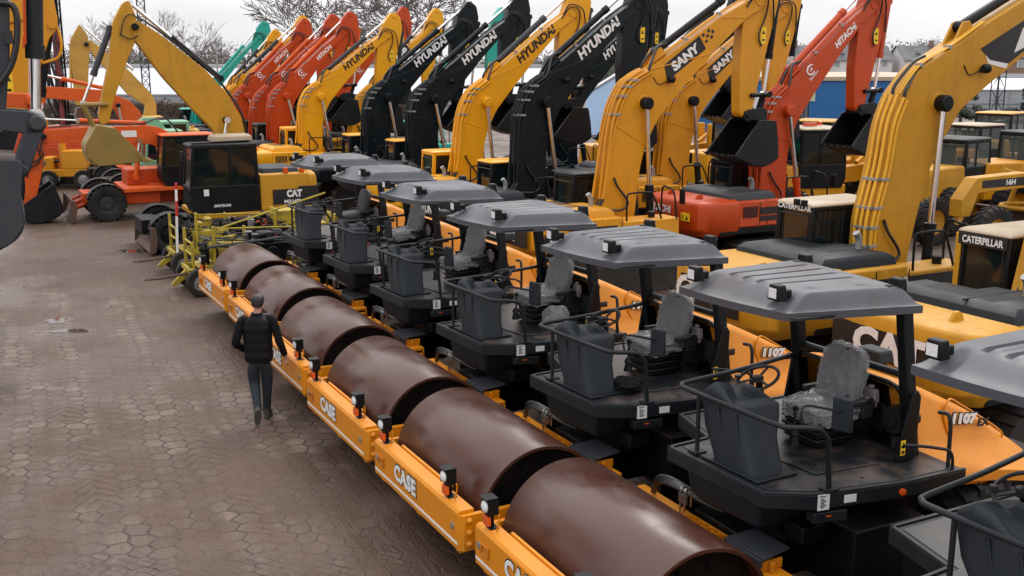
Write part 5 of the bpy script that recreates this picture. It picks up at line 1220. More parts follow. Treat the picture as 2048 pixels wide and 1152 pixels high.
# small yellow tow tractor in the lane's end
x, y, _ = yard(-.1, 37.5); root = thing('tow_tractor', (x, y, 0), YB-.3, 'small yellow tow tractor on bare tyres at the far end of the lane', 'tow tractor')
m = MB(); m.box(-1.3,.55,-.5,.5,.45,.75); m.box(-1.2,-.2,-.5,.5,.75,1.45,.05,.03); m.box(.1,.5,-.45,.45,.75,1.2); m.box(-.25,-.12,-.35,.35,.75,1.85); m.build('body', M['yellow_sany'], root, bevel=.03)
m = MB(); m.box(-.15,.15,-.3,.3,1.0,1.08); m.box(-.2,-.1,-.3,.3,1.05,1.5); m.build('seat', M['vinyl'], root, bevel=.03)
for ax in (.3,-1.0):
    for sy in (-.62,.62):
        t = MB(); r = MB(); T = Matrix.Translation((ax,sy,.36)) @ (Matrix.Identity(4) if sy < 0 else RZ(math.pi)); t.T = T; r.T = T
        tyre(t, r, (0,0,0), .36, .26, rim=.58); to = t.build('tyre', M['rubber'], root); r.build('rim', M['grey_metal'], to)
# parked red and yellow machines beyond the lane: low bodies in the shade
def low_machine(label, b, f, mat, rz, kind, n):
    x, y, _ = yard(b, f); root = thing('parked_machine', (x, y, 0), rz, label, 'machine')
    rnd = random.Random(n)
    m = MB(); m.box(-1.6,1.6,-.8,.8,.4,1.1); m.box(-1.5,-.1,-.75,.75,1.1,1.9,.05,.05); m.box(.9,1.5,-.6,.6,1.1,1.5); m.build('body', M[mat], root, bevel=.04)
    m = MB(); m.box(-.1,.9,-.6,.6,1.1,2.5,.08,.06); m.build('cab', M['black'], root, bevel=.04)
    m = MB()
    for k in range(5): xx = rnd.uniform(-1.5,1.4); m.box(xx,xx+.12,-.86,-.74,.9,rnd.uniform(1.6,2.6))
    m.apart('upright', M[kind], root, bevel=.01)
    for ax in (-1.1,1.1):
        for sy in (-.85,.85):
            t = MB(); r = MB(); tyre(t, r, (ax,sy,.42), .42, .3); to = t.build('tyre', M['rubber'], root); r.build('rim', M[mat], to)
low_machine('yellow yard machine beneath the arched orange boom', 1.3, 45.0, 'yellow_sany', YB+.2, 'yellow_hy', 2)
# ---------------------------------------------------------------- road-marking trailers between the rollers and the M316D
def marking_cart(label, b, f, seed, tank):
    rnd = random.Random(seed); x, y, _ = yard(b, f)
    root = thing('marking_machine', (x, y, 0), YAW, label, 'marking machine', 'road marking machines')
    m = MB()
    for sy in (-.42,.42): m.box(-.2,3.0,sy-.04,sy+.04,.48,.57)
    for xx in (-.2,.5,1.3,2.1,2.9): m.box(xx,xx+.08,-.46,.46,.47,.56)
    m.box(.0,.9,-.4,.4,.57,.60)
    for xx, sy, h in ((-.1,.40,1.35),(-.1,-.40,1.15),(.35,-.42,1.45),(1.2,.42,1.3),(2.2,-.4,1.35),(2.8,.4,1.2),(2.8,-.4,1.25),(1.9,.42,1.1)): m.box(xx-.03,xx+.03,sy-.03,sy+.03,.5,h)
    for z in (.85,1.1): m.tube([(-.1,-.40,z),(-.1,.40,z)],.025,6); m.tube([(2.8,-.4,z),(2.8,.4,z)],.025,6)
    m.tube([(.35,-.42,1.4),(2.2,-.4,1.32)],.02,6); m.tube([(1.2,.42,1.25),(2.8,.4,1.15)],.02,6)
    m.box(2.3,2.9,-.3,.3,1.0,1.35); m.box(2.25,2.29,-.3,.3,.8,1.4)
    m.prism([(-.2,.5),(-.1,.5),(-.22,.30),(-.45,.16),(-.52,.2)],-.06,.06)
    m.build('frame', M['lime'], root, bevel=.008)
    m = MB()
    if tank: m.lathe([(0,-.46),(.12,-.44),(.21,-.38),(.23,-.32),(.23,.32),(.21,.38),(.12,.44),(0,.46)], (.75,0,.86), 'x', 24); m.cyl((.75,0,1.07),(.75,0,1.15),.09); m.tube([(.6,-.15,1.16),(.95,.1,1.16)],.022,6); m.box(.6,.9,-.04,.04,1.10,1.14)
    else: m.box(.3,1.1,-.35,.35,.6,1.0); m.lathe([(.11,0),(.11,.22),(.05,.27)], (.7,.1,1.0), 'z', 16); m.lathe([(.09,0),(.09,.18),(.04,.22)], (.45,-.15,1.0), 'z', 16)
    m.build('tank', M['lime'], root, bevel=.012)
    m = MB(); m.box(1.35,2.0,-.33,.33,.57,.98); m.box(1.4,1.7,-.2,.2,.98,1.2); m.lathe([(.14,0),(.14,.2),(.1,.24)], (1.85,.1,.98), 'z', 14); m.cyl((1.6,-.36,.8),(1.6,-.5,.8),.13)
    for k in range(22): q = (rnd.uniform(.1,2.7), rnd.uniform(-.4,.35)); h_ = rnd.uniform(.03,.09); m.box(q[0],q[0]+h_*1.2,q[1],q[1]+h_,.58,.75+rnd.random()*.5)
    for k in range(8): q = (rnd.uniform(.1,2.7), rnd.uniform(-.4,.35), rnd.uniform(.7,1.1)); m.cyl(q,(q[0]+rnd.uniform(-.1,.1),q[1]+.1,q[2]+rnd.uniform(-.1,.2)),rnd.uniform(.03,.08),None,10)
    m.build('engine', M['black'], root, bevel=.012)
    m = MB(); 
    for k in range(26):
        p = [(rnd.uniform(.1,2.6), rnd.uniform(-.4,.4), rnd.uniform(.65,1.2)) for _ in range(4)]; m.tube(spline(p,5),.014,5)
    m.torus((2.05,.1,1.05),.26,.018,(1,.3,0),24,6); m.torus((2.10,.1,1.05),.22,.018,(1,.3,0),24,6)
    m.apart('hose', M['hose'], root)
    m = MB()
    for k in range(4): q = (rnd.uniform(1.0,2.5), rnd.uniform(-.35,.35)); m.box(q[0],q[0]+.16,q[1],q[1]+.14,.98,1.18)
    m.apart('pump', M['grey_metal'], root, bevel=.01)
    m = MB()
    for k in range(3): q = Vector((rnd.uniform(1.6,2.6), rnd.uniform(-.2,.35), .95)); m.tube(spline([q, q+Vector((.12,0,.18)), q+Vector((.25,.1,.05)), q+Vector((.4,.05,.15))],5),.018,6)
    m.apart('cable', M['amber'], root)
    for ax in (.0,2.3):
        for sy in (-.58,.58):
            t = MB(); r = MB(); T = Matrix.Translation((ax,sy,.30)) @ (Matrix.Identity(4) if sy < 0 else RZ(math.pi)); t.T = T; r.T = T
            tyre(t, r, (0,0,0), .30, .19, rim=.55); to = t.build('tyre', M['rubber'], root); r.build('rim', M['grey_metal'], to)
    m = MB(); m.tube([(-.2,-.05,.42),(-.75,-.05,.36),(-.95,-.05,.36)],.03,6); m.torus((-1.0,-.05,.36),.06,.015,(0,0,1),14,6); m.build('drawbar', M['rust'], root)
    return root
r1 = marking_cart('lime-yellow marking machine with domed tank, beside the last roller', .65, 15.3, 1, 1)
m = MB(); m.tube([(.3,-.42,1.35),(2.9,-.2,2.0)],.022,6); m.build('spray_boom', M['lime'], r1)
m = MB(); m.tube([(.2,-.5,1.02),(3.6,-.75,1.28)],.03,6); m.build('side_arm', M['gun'], r1)
m = MB(); m.box(3.0,3.06,-.55,.15,.55,1.55); m.box(3.0,3.5,-.55,-.5,.55,1.5); m.build('shield', M['lime'], r1, bevel=.01)
m = MB(); m.box(2.9,3.25,-.25,.2,1.2,1.28); m.box(3.18,3.28,-.22,.18,1.25,1.75); m.build('seat', M['vinyl'], r1, bevel=.04)
r2 = marking_cart('lime-yellow marking machine under the black cab, carrying a red and white pole', .75, 17.6, 2, 0)
m = MB(); m.tube([(-.12,-.46,.5),(-.05,-.46,2.15)],.028,8); m.build('pole', M['white'], r2)
m = MB(); m.tube([(-.08,-.46,1.40),(-.066,-.46,1.75)],.030,8); m.tube([(-.054,-.46,2.02),(-.05,-.46,2.16)],.030,8); m.build('pole_band', M['red'], r2)
# ---------------------------------------------------------------- graders, loaders and cabs parked beyond the excavators
def grader(label, b, f, rz, mat, cabm, word=None, near=-1, cabz=3.0):
    x, y, _ = yard(b, f); root = thing('motor_grader', (x, y, 0), rz, label, 'grader', 'motor graders beyond the excavators')
    m = MB(); m.prism([(1.2,1.25),(1.5,1.75),(3.2,1.95),(5.2,1.90),(5.7,1.35),(5.7,.9),(5.35,.9),(5.1,1.5),(3.2,1.55),(1.9,1.3)], -.2, .2); fr = m.build('frame', M[mat], root, bevel=.02)
    m = MB(); m.box(-2.6,-.2,-.75,.75,.9,1.85,.05,.06); m.box(-.3,1.3,-.7,.7,.7,1.3); h = m.build('engine_housing', M[mat], root, bevel=.05, seg=3)
    m = MB()
    for k in range(6): m.box(-2.2+k*.28,-2.05+k*.28,-.77,-.755,1.2,1.65)
    m.build('vent', M['ink'], h, smooth=False)
    cb = cab(root, -.25, 1.25, -.75, .75, 1.2, cabz, cabm[0], cabm[1], 'glass_clear' if cabm[0] != 'black' else 'glass', tilt=.05)
    m = MB(); m.ribbon([(2.9+.25*math.cos(t), .55+.35*math.sin(t)) for t in [1.2+k*.3 for k in range(8)]], .03, -1.7, 1.7); m.build('moldboard', M['rust'], root)
    m = MB(); m.torus((3.0,0,1.0),.6,.06,(0,0,1),28,6); m.build('circle', M[mat], root)
    m = MB()
    for sy in (-.45,.45): m.tube([(2.3,sy,2.5),(2.7,sy*1.6,1.0)],.07,8); m.box(2.15,2.4,sy-.12,sy+.12,1.7,2.55)
    m.tube([(1.7,-.5,1.9),(2.7,.1,2.35)],.07,8); m.tube([(2.4,-.7,1.75),(3.3,-.5,1.95)],.08,8)
    m.build('lift_arm', M[mat], root, bevel=.01)
    for ax, r_ in ((5.4,.62),(-.6,.62),(-1.9,.62)):
        for sy in (-.95,.95):
            t = MB(); r = MB(); T = Matrix.Translation((ax,sy,r_)) @ (Matrix.Identity(4) if sy < 0 else RZ(math.pi)); t.T = T; r.T = T
            tyre(t, r, (0,0,0), r_, .38, lug=.03); to = t.build('tyre', M['rubber'], root, angle=40); r.build('rim', M[mat], to)
    if word:
        m = MB(); m.prism([(2.0,1.50),(2.0,1.72),(3.2,1.85),(5.0,1.82),(5.0,1.62),(3.2,1.62)],*sorted((near*.204,near*.2005))); m.build('panel', M['ink'], fr, smooth=False)
        lettering(word, M['sticker'], fr, (3.9,near*.207,1.735), .36, .15, RZ(math.pi) if near > 0 else None, bold=.03)
    m = MB(); m.box(.2,.6,-.1,.1,cabz+.03,cabz+.12); m.lathe([(.06,0),(.06,.1),(0,.13)], (.9,.3,cabz+.03), 'z', 12); m.apart('beacon', M['amber'], cb)
    return root, fr
grader('yellow motor grader with glazed cab, between the red and the large yellow booms', 18.6, 16.6, YAW-.25, 'yellow_sany', ('black','cream'), cabz=2.95)
grader('yellow motor grader with cream roof in the shade behind the amber booms', 19.5, 25.5, YAW-.2, 'yellow_sany', ('black','yellow_hy'), cabz=2.8)
grader('yellow motor grader with black panel on its gooseneck frame and brown blade', 25.0, 11.3, YAW+math.pi, 'yellow_cat', ('black','black'), '16H', near=1, cabz=3.0)
def loader(label, b, f, rz, mat, roof, z=3.1):
    x, y, _ = yard(b, f); root = thing('wheel_loader', (x, y, 0), rz, label, 'loader', 'wheel loaders beyond the excavators')
    m = MB(); m.box(-2.6,-.6,-.8,.8,.8,1.9,.1,.08); m.box(-.6,1.2,-.6,.6,.7,1.35); b_ = m.build('body', M[mat], root, bevel=.06, seg=3)
    cab(root, -.7, .8, -.72, .72, 1.3, z, 'black', roof, 'glass_clear', tilt=.08)
    m = MB()
    for sy in (-.5,.5): m.prism([(.9,1.4),(1.1,1.7),(2.6,1.0),(2.9,.5),(2.6,.45),(2.3,.9)], sy-.07, sy+.07)
    m.tube([(.9,0,1.2),(2.3,0,1.45)],.08,8); m.build('lift_arm', M[mat], root, bevel=.01)
    bucket_mesh(Matrix.Identity(4), [(2.75,1.25),(2.6,1.1),(2.55,.7),(2.7,.4),(2.95,.22),(3.3,.15),(3.7,.12)], 1.25, 7).build('bucket', M['rust'], root)
    for ax in (1.3,-1.6):
        for sy in (-.95,.95):
            t = MB(); r = MB(); T = Matrix.Translation((ax,sy,.66)) @ (Matrix.Identity(4) if sy < 0 else RZ(math.pi)); t.T = T; r.T = T
            tyre(t, r, (0,0,0), .66, .5, lug=.03); to = t.build('tyre', M['rubber'], root, angle=40); r.build('rim', M[mat], to)
    return root
loader('yellow wheel loader with cream roof, behind the loader with black cab and pale roof', 28.4, 18.4, YAW+.1, 'yellow_sany', 'cream', 2.7)
loader('yellow wheel loader under the dark conifers, farthest of the parked loaders', 33, 21.0, YAW+.3, 'yellow_cat', 'yellow_sany', 2.9)
loader('yellow wheel loader with amber roof beside the cream-roofed loader', 29.5, 14.6, YAW-.4, 'yellow_sany', 'yellow_sany', 3.1)
loader('cream wheel loader with yellow roof in front of the blue hall', 27.0, 26.5, YAW+.6, 'cream', 'yellow_cat', 3.3)
loader('yellow wheel loader with yellow roof behind the amber booms', 20.5, 21.5, YAW+.2, 'yellow_hy', 'yellow_hy', 2.9)
loader('yellow wheel loader glimpsed between an amber boom and a blue-black boom', 22.0, 29.0, YAW+.2, 'yellow_hy', 'cream', 2.9)
loader('black-cabbed loader with pale flat roof, standing behind the grader gooseneck', 22.8, 14.4, YAW+.2, 'yellow_cat', 'black', 2.65)
loader('yellow wheel loader beyond the red machine, its cab roof level with the blue wall', 24.0, 21.5, YAW+.5, 'yellow_cat', 'yellow_cat', 2.8)
loader('dark-roofed yellow wheel loader between the red machine and the glazed grader', 22.5, 17.6, YAW+.1, 'yellow_sany', 'black', 2.7)
loader('yellow wheel loader with black roof behind the grader with black frame panel', 26.0, 14.2, YAW-.1, 'yellow_sany', 'black', 2.75)
# ---------------------------------------------------------------- buildings, hedge, mast, trees
# glasshouses: rows of low spans with a white, weathered roof
M['glasshouse'] = paint('whitened_glass', (.60,.63,.66), .35, dirt=(.42,.42,.42), amount=.6, scale=.12, bump=0, fine=3)
M['glasswall'] = paint('glass_wall', (.30,.33,.35), .3, dirt=(.16,.17,.17), amount=.6, scale=.3, bump=0, fine=2)
M['brick'] = paint('brown_brick', (.23,.15,.11), .8, amount=.3, scale=.8, fine=30)
M['roof_dark'] = paint('dark_roof_tile', (.045,.047,.055), .6, amount=.3, scale=.5, fine=18)
M['render_white'] = paint('white_render', (.62,.61,.60), .7, amount=.2, scale=.4)
M['blue_wall'] = paint('blue_cladding', (.008,.105,.30), .5, dirt=(.02,.08,.18), amount=.4, scale=.5, bump=0)
M['blue_light'] = paint('light_blue_sheet', (.42,.60,.84), .5, dirt=(.2,.3,.45), amount=.4, scale=.4)
def glasshouse(label, x0, x1, y0, n, span, eave, ridge):
    root = thing('greenhouse', ((x0+x1)/2, y0, 0), 0, label, 'greenhouse')
    a, b = x0-(x0+x1)/2, x1-(x0+x1)/2
    m = MB(); bars = MB()
    for k in range(n):
        y = k*span
        m.add([(a,y,eave),(b,y,eave),(b,y+span/2,ridge),(a,y+span/2,ridge),(a,y+span,eave),(b,y+span,eave)], [(0,1,2,3),(3,2,5,4)])
        bars.box(a,b,y+span/2-.05,y+span/2+.05,ridge-.02,ridge+.07); bars.box(a,b,y-.08,y+.08,eave-.06,eave+.05)
    xx = a
    while xx < b:
        for k in range(min(n, 4)): bars.box(xx-.03,xx+.03,k*span+.0,k*span+.06,eave,eave+.03)
        bars.box(xx-.04,xx+.04,-.06,.02,0,eave); xx += 3
    m.build('roof', M['glasshouse'], root, smooth=False)
    MB().box(a,b,.0,n*span,0,eave-.02).build('wall', M['glasswall'], root, smooth=False)
    bars.box(a,b,-.09,.0,1.1,1.2); bars.build('glazing_bar', M['grey_metal'], root, smooth=False)
    return root
glasshouse('long white-roofed greenhouse behind the brown hedge on the left', -75, 4, 93, 11, 6.4, 2.0, 4.25)
glasshouse('greenhouse with white roof in front of the brick houses on the right', 38, 95, 96, 5, 6.4, 2.3, 3.3)
# blue hall
root = thing('industrial_hall', (16.5, 78, 0), -.03, 'blue industrial hall with pale flat roof edge and white door', 'hall')
MB().box(-5.2,13,0,14,0,3.45).build('wall', M['blue_wall'], root, smooth=False)
MB().box(-5.35,13.15,-.15,14,3.45,3.72).box(-5.25,13.05,.3,13.5,3.72,3.95,.0,3).build('roof', M['cream'], root, smooth=False)
m = MB(); m.box(.1,2.3,-.07,.02,0,2.45); d = m.build('door', M['render_white'], root, smooth=False)
for xx in (-4.6,): 
    w = MB().box(xx-.45,xx+.6,-.06,.02,.6,3.3).build('window', M['render_white'], root, smooth=False); m = MB(); m.box(xx-.30,xx+.45,-.075,-.055,.8,1.9); m.box(xx-.30,xx+.45,-.075,-.055,2.0,3.15); m.build('pane', M['glass'], w, smooth=False)
MB().box(3.6,5.2,-.08,.0,2.0,2.65).build('sign_panel', paint('pale_green_panel', (.42,.52,.36), .6), root, smooth=False)
MB().box(-4.9,-3.2,-.05,.02,.2,.6).build('plinth_panel', M['render_white'], root, smooth=False)
root = thing('storage_tent', (7.2, 72, 0), -.1, 'light blue gabled storage tent left of the blue hall', 'tent')
m = MB(); m.prism([(-2.3,0),(2.3,0),(2.3,2.6),(0,4.0),(-2.3,2.6)], 0, 12); m.build('cover', M['blue_light'], root, smooth=False)
m = MB(); m.prism([(-2.4,2.6),(0,4.06),(2.4,2.6),(2.4,2.7),(0,4.18),(-2.4,2.7)], -.1, 12.1); m.build('roof', M['render_white'], root, smooth=False)
# houses
def house(label, x, y, w, d, eave, ridge, wall, gable=False, nwin=3, rz=0):
    root = thing('house', (x, y, 0), rz, label, 'house', 'houses beyond the yard')
    m = MB(); m.box(-w/2,w/2,0,d,0,eave); 
    m.prism([(0,eave),(d,eave),(d/2,ridge-.15)], -w/2, w/2, 'yz') if not gable else m.prism([(-w/2,eave),(w/2,eave),(0,ridge-.15)], 0, d)
    m.build('wall', M[wall], root, smooth=False)
    m = MB()
    if not gable:
        m.add([(-w/2-.3,-.4,eave-.2),(w/2+.3,-.4,eave-.2),(w/2+.3,d/2,ridge),(-w/2-.3,d/2,ridge),(-w/2-.3,d+.4,eave-.2),(w/2+.3,d+.4,eave-.2)], [(0,1,2,3),(3,2,5,4)])
    else: m.add([(-w/2-.4,-.3,eave-.2),(0,-.3,ridge),(w/2+.4,-.3,eave-.2),(w/2+.4,d,eave-.2),(0,d,ridge),(-w/2-.4,d,eave-.2)], [(0,1,4,5),(1,2,3,4)])
    r = m.build('roof', M['roof_dark'], root, smooth=False)
    m = MB(); m.box(-.4,.4,d/2-.4,d/2+.4,ridge-.4,ridge+.9); m.build('chimney', M['brick'], r, smooth=False)
    if not gable:
        m = MB()
        for k in range(2): xx = -w*.25+k*w*.5; m.box(xx-.4,xx+.4,d*.22-.3,d*.22+.3,eave+(ridge-eave)*.42,eave+(ridge-eave)*.62)
        m.build('roof_window', M['grey_metal'], r, smooth=False)
    for fl in (0, 1):
        for k in range(nwin):
            xx = -w/2+w*(k+.5)/nwin; z = .9+fl*2.7
            if z+1.3 > eave: continue
            f = MB().box(xx-.65,xx+.65,-.08,.02,z,z+1.35).build('window', M['render_white'], root, smooth=False)
            MB().box(xx-.5,xx+.5,-.1,-.075,z+.12,z+1.2).build('pane', M['glasswall'], f, smooth=False)
    return root
HS = [(54,205,11,'render_white',False,'white terraced house with grey roof, leftmost beyond the blue hall'),(66,207,12,'render_white',False,'white house with grey roof in the middle of the distant terrace'),(80,205,13,'render_white',False,'white terraced house right of the hanging red stick'),
      (47,198,8,'render_white',True,'white gabled house with its peak showing above the blue hall'),(94,190,15,'brick',False,'brown brick house with white windows, left of the two on the right'),(111,190,16,'brick',False,'brown brick house at the right edge of the picture')]
for x, y, w, wl, gb, lb in HS: house(lb, x, y, w, 9, 5.0 if wl != 'brick' else 5.4, 7.6 if wl != 'brick' else 8.6, wl, gb, 4)
# lattice masts
def mast(label, x, y, h, w):
    root = thing('lattice_mast', (x, y, 0), .3, label, 'mast', 'lattice masts')
    m = MB()
    for sx in (-1,1):
        for sy in (-1,1): m.tube([(sx*w,sy*w,0),(sx*w,sy*w,h)],.045,5)
    n = int(h/(2*w*1.1))
    for k in range(n):
        z0, z1 = h*k/n, h*(k+1)/n
        for s_ in (-1,1):
            e = s_ if k % 2 else -s_
            m.tube([(-w*e,s_*w,z0),(w*e,s_*w,z1)],.025,4); m.tube([(s_*w,-w*e,z0),(s_*w,w*e,z1)],.025,4); m.tube([(-w,s_*w,z1),(w,s_*w,z1)],.02,4); m.tube([(s_*w,-w,z1),(s_*w,w,z1)],.02,4)
    m.build('lattice', M['gun'], root); MB().box(-.6,.6,-.6,.6,0,.3).build('base', M['grey_metal'], root)
mast('tall grey lattice mast in front of the greenhouse on the left', -27.2, 81, 16, .27)
mast('lattice mast beside the dark conifer at the right edge', 37.5, 84, 4.6, .35)
root = thing('lamp_post', (-24.4, 90.5, 0), 0, 'thin grey lamp post rising over the greenhouse roof', 'lamp post')
MB().tube([(0,0,0),(0,0,6.2)],.07,8).build('pole', M['grey_metal'], root); MB().box(-.1,.5,-.1,.1,6.15,6.27).build('lamp_head', M['grey_metal'], root)
# pipe rail in front of the greenhouse
root = thing('pipe_rail', (-30, 86.5, 0), 0, 'grey pipe rail above the brown hedge', 'fence')
m = MB(); m.tube([(-22,0,2.15),(13,0,2.15)],.09,6); m.tube([(-22,0,1.9),(13,0,1.9)],.04,6)
for k in range(13): m.tube([(-22+k*2.9,0,0),(-22+k*2.9,0,2.15)],.04,6)
m.build('rail', M['grey_metal'], root)
# ---- leaves as many small faces
def leaves(name, m_, spots, n, size, seed, parent=None):
    rnd = random.Random(seed); v = []; f = []
    for i in range(n):
        cx, cy, cz, rx, ry, rz = rnd.choice(spots)
        while True:
            q = Vector((rnd.uniform(-1,1), rnd.uniform(-1,1), rnd.uniform(-1,1)))
            if q.length < 1: break
        q *= .75+.25*rnd.random()
        p = Vector((cx+q.x*rx, cy+q.y*ry, max(.05, cz+q.z*rz)))
        a = Vector((rnd.gauss(0,1), rnd.gauss(0,1), rnd.gauss(0,1))).normalized(); b = a.orthogonal().normalized(); s = size*rnd.uniform(.6,1.5)
        k = len(v); v += [p+a*s, p+b*s*.5, p-a*s, p-b*s*.5]; f.append((k,k+1,k+2,k+3))
    me = bpy.data.meshes.new(name); me.from_pydata([tuple(q) for q in v], [], f)
    return link_mesh(name, me, m_, parent, smooth=False)
def leafmat(name, a, b):
    m, t, bs = nodes(name); tc = t.nodes.new('ShaderNodeTexCoord'); n = t.nodes.new('ShaderNodeTexNoise'); n.inputs['Scale'].default_value = .9; n.inputs['Detail'].default_value = 5
    r = t.nodes.new('ShaderNodeMixRGB'); r.inputs[1].default_value = (*a,1); r.inputs[2].default_value = (*b,1)
    t.links.new(tc.outputs['Object'], n.inputs['Vector']); t.links.new(n.outputs['Fac'], r.inputs[0]); t.links.new(r.outputs[0], bs.inputs['Base Color']); bs.inputs['Roughness'].default_value = .7
    return m
M['beech'] = leafmat('brown_beech_leaf', (.045,.025,.016), (.14,.075,.045)); M['conifer'] = leafmat('conifer_needle', (.012,.02,.014), (.035,.05,.03)); M['evergreen'] = leafmat('evergreen_leaf', (.03,.045,.03), (.08,.10,.06)); M['twig'] = paint('bark', (.085,.07,.062), .85, amount=.4, scale=3); M['far_twig'] = paint('hazed_bark', (.17,.15,.14), .9, amount=.3, scale=3); M['brush'] = leafmat('bare_brush', (.07,.055,.05), (.16,.13,.12))  # far trees' bark is lightened: distance haze put into its colour
root = thing('hedge', (-20, 85.5, 0), 0, 'brown beech hedge in front of the greenhouse', 'hedge')
sp = [(-30+k*1.2, 0, 1.0, 1.3, .6, .95+.1*math.sin(k*2.1)) for k in range(36)]
leaves('foliage', M['beech'], sp, 15000, .10, 3, root); MB().box(-30,12,-.2,.2,0,1.55).build('stem', M['twig'], root)
# far belts of trees that read as one mass
sp = [(x, 235+12*math.sin(x*.7), 2.4, 7, 5, 3.4+.7*math.sin(x*.37)) for x in range(-85, 30, 4)]
tag(leaves('treeline', M['evergreen'], sp, 26000, .28, 5), kind='stuff')
sp = [(x, 330+12*math.sin(x*.3), 4, 16, 8, 7+2.5*math.sin((x-100)*.02)+1.2*math.sin(x*.29)) for x in range(40, 190, 8)]
tag(leaves('woods', M['brush'], sp, 30000, .4, 6), kind='stuff')
sp = [(x, 300, 4, 12, 6, 5+1.5*math.sin(x*.31)) for x in range(-160, -40, 7)] + [(x, 260, 3, 10, 6, 4.5+1.2*math.sin(x*.4)) for x in range(0, 36, 6)]
tag(leaves('woods', M['brush'], sp, 24000, .3, 8), kind='stuff')
# ---- bare trees: trunk and limbs, then a crown of fine twigs
def bare_tree(label, x, y, h, spread, seed, levels=6, thick=.3, fork=.24, ang=.5, rmin=.04, bark='twig'):
    rnd = random.Random(seed); root = thing('bare_tree', (x, y, 0), 0, label, 'tree', 'bare winter trees')
    T = MB(); C = MB()
    def grow(p, d, l, r, lv):
        n = 4; pts = [p]; rs = [r]; q = p.copy()
        for k in range(n):
            d = (d + Vector((rnd.gauss(0,.13), rnd.gauss(0,.13), rnd.gauss(.04,.08)))).normalized(); q = q + d*l/n; pts.append(q.copy()); rs.append(r*(1-.38*(k+1)/n))
        rs = [max(rmin, q_) for q_ in rs]; (T if lv >= levels-2 else C).tube(pts, rs, 6 if lv >= levels-2 else (4 if lv > 1 else 3), caps=False)
        if lv == 0: return
        k = rnd.choice((2,3,3)) if lv < levels else rnd.choice((3,4))
        for j in range(k):
            t = 1 if j == 0 else rnd.uniform(.45,1); i = min(n, max(1, round(t*n))); a = ang*rnd.uniform(.6,1.4)*(1 if j else .55)
            ax = d.orthogonal(); ax.rotate(Matrix.Rotation(rnd.uniform(0,6.28),3,d)); nd = d.copy(); nd.rotate(Matrix.Rotation(a,3,ax)); nd = (nd + Vector((nd.x,nd.y,0))*spread).normalized()
            grow(pts[i], nd, l*rnd.uniform(.66,.88), rs[i]*(.78 if j == 0 else .6), lv-1)
    grow(Vector((0,0,0)), Vector((0,0,1)), h*fork, thick, levels)
    T.build('trunk', M[bark], root, recalc=False); C.build('crown', M[bark], root, recalc=False)
bare_tree('large bare tree rising behind the red and yellow booms', -17.5, 135, 29, .35, 3, 7, .75, .2, .55)
bare_tree('bare tree joined to the large one, a little to its left', -25.5, 141, 27, .4, 8, 7, .6, .19, .6)
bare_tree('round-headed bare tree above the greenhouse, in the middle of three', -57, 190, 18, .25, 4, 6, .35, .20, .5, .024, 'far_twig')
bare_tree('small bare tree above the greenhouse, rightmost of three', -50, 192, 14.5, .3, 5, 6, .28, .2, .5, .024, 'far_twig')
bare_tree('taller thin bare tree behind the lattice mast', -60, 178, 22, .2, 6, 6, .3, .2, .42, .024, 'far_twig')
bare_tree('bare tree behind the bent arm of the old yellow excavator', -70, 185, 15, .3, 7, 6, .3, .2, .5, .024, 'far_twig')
def conifer(label, x, y, h, w, seed):
    root = thing('conifer', (x, y, 0), 0, label, 'tree', 'dark conifers at the right')
    rnd = random.Random(seed); sp = []
    for k in range(46):
        t = rnd.random()**.8; r = w*(1-t)*rnd.uniform(.5,1); a = rnd.uniform(0,6.28); sp.append((r*math.cos(a), r*math.sin(a), .4+t*h, .5*(1.15-t)+.1, .5*(1.15-t)+.1, .18))
    leaves('crown', M['conifer'], sp, 3600, .13, seed, root); MB().tube([(0,0,0),(0,0,h)],[.14,.02],6).build('trunk', M['twig'], root)
conifer('dark conifer with ragged top in front of the right greenhouse', 31.5, 76, 4.0, 2.2, 1)
conifer('dark conifer at the right edge beyond the loaders', 36.5, 76, 3.2, 2.3, 3)
# ---------------------------------------------------------------- the walking man
def skin(name, V, E, m, parent, sub=2, root=None):
    names = list(V); me = bpy.data.meshes.new(name)
    me.from_pydata([V[n][0] for n in names], [(names.index(a), names.index(b)) for a, b in E], [])
    o = bpy.data.objects.new(name, me); SC.collection.objects.link(o); o.parent = parent
    md = o.modifiers.new('skin', 'SKIN'); md.use_smooth_shade = True; md.branch_smoothing = .4
    sv = me.skin_vertices[0].data
    for i, n in enumerate(names):
        r = V[n][1]; sv[i].radius = (r, r) if not isinstance(r, tuple) else r
        sv[i].use_root = (n == (root or names[0]))
    s = o.modifiers.new('sub', 'SUBSURF'); s.levels = sub; s.render_levels = sub
    me.materials.append(m); return o
man = thing('person', (-3.46, 14.12, 0), .10, 'man in black padded vest and dark jeans walking beside the rollers, seen from behind', 'person')
M['skin'] = paint('skin', (.50,.27,.19), .5, amount=.1, dirt=(.4,.16,.11), bump=0)
M['hair'] = paint('dark_hair', (.010,.009,.009), .5, amount=.1, bump=.15, fine=200)
M['vest'] = paint('black_quilted_nylon', (.0018,.0025,.0045), .6, spec=.25, amount=.1, dirt=(.008,.008,.01), scale=6, bump=.1, fine=35)
M['sleeve'] = paint('black_knit', (.002,.0024,.0036), .85, spec=.25, amount=.1, bump=.08, fine=120)
M['denim'] = paint('dark_denim', (.011,.018,.027), .75, amount=.3, dirt=(.03,.042,.055), scale=5, bump=.06, fine=150)
M['shoe'] = paint('worn_leather', (.05,.043,.038), .6, amount=.5); M['sole'] = paint('shoe_sole', (.09,.08,.07), .8)
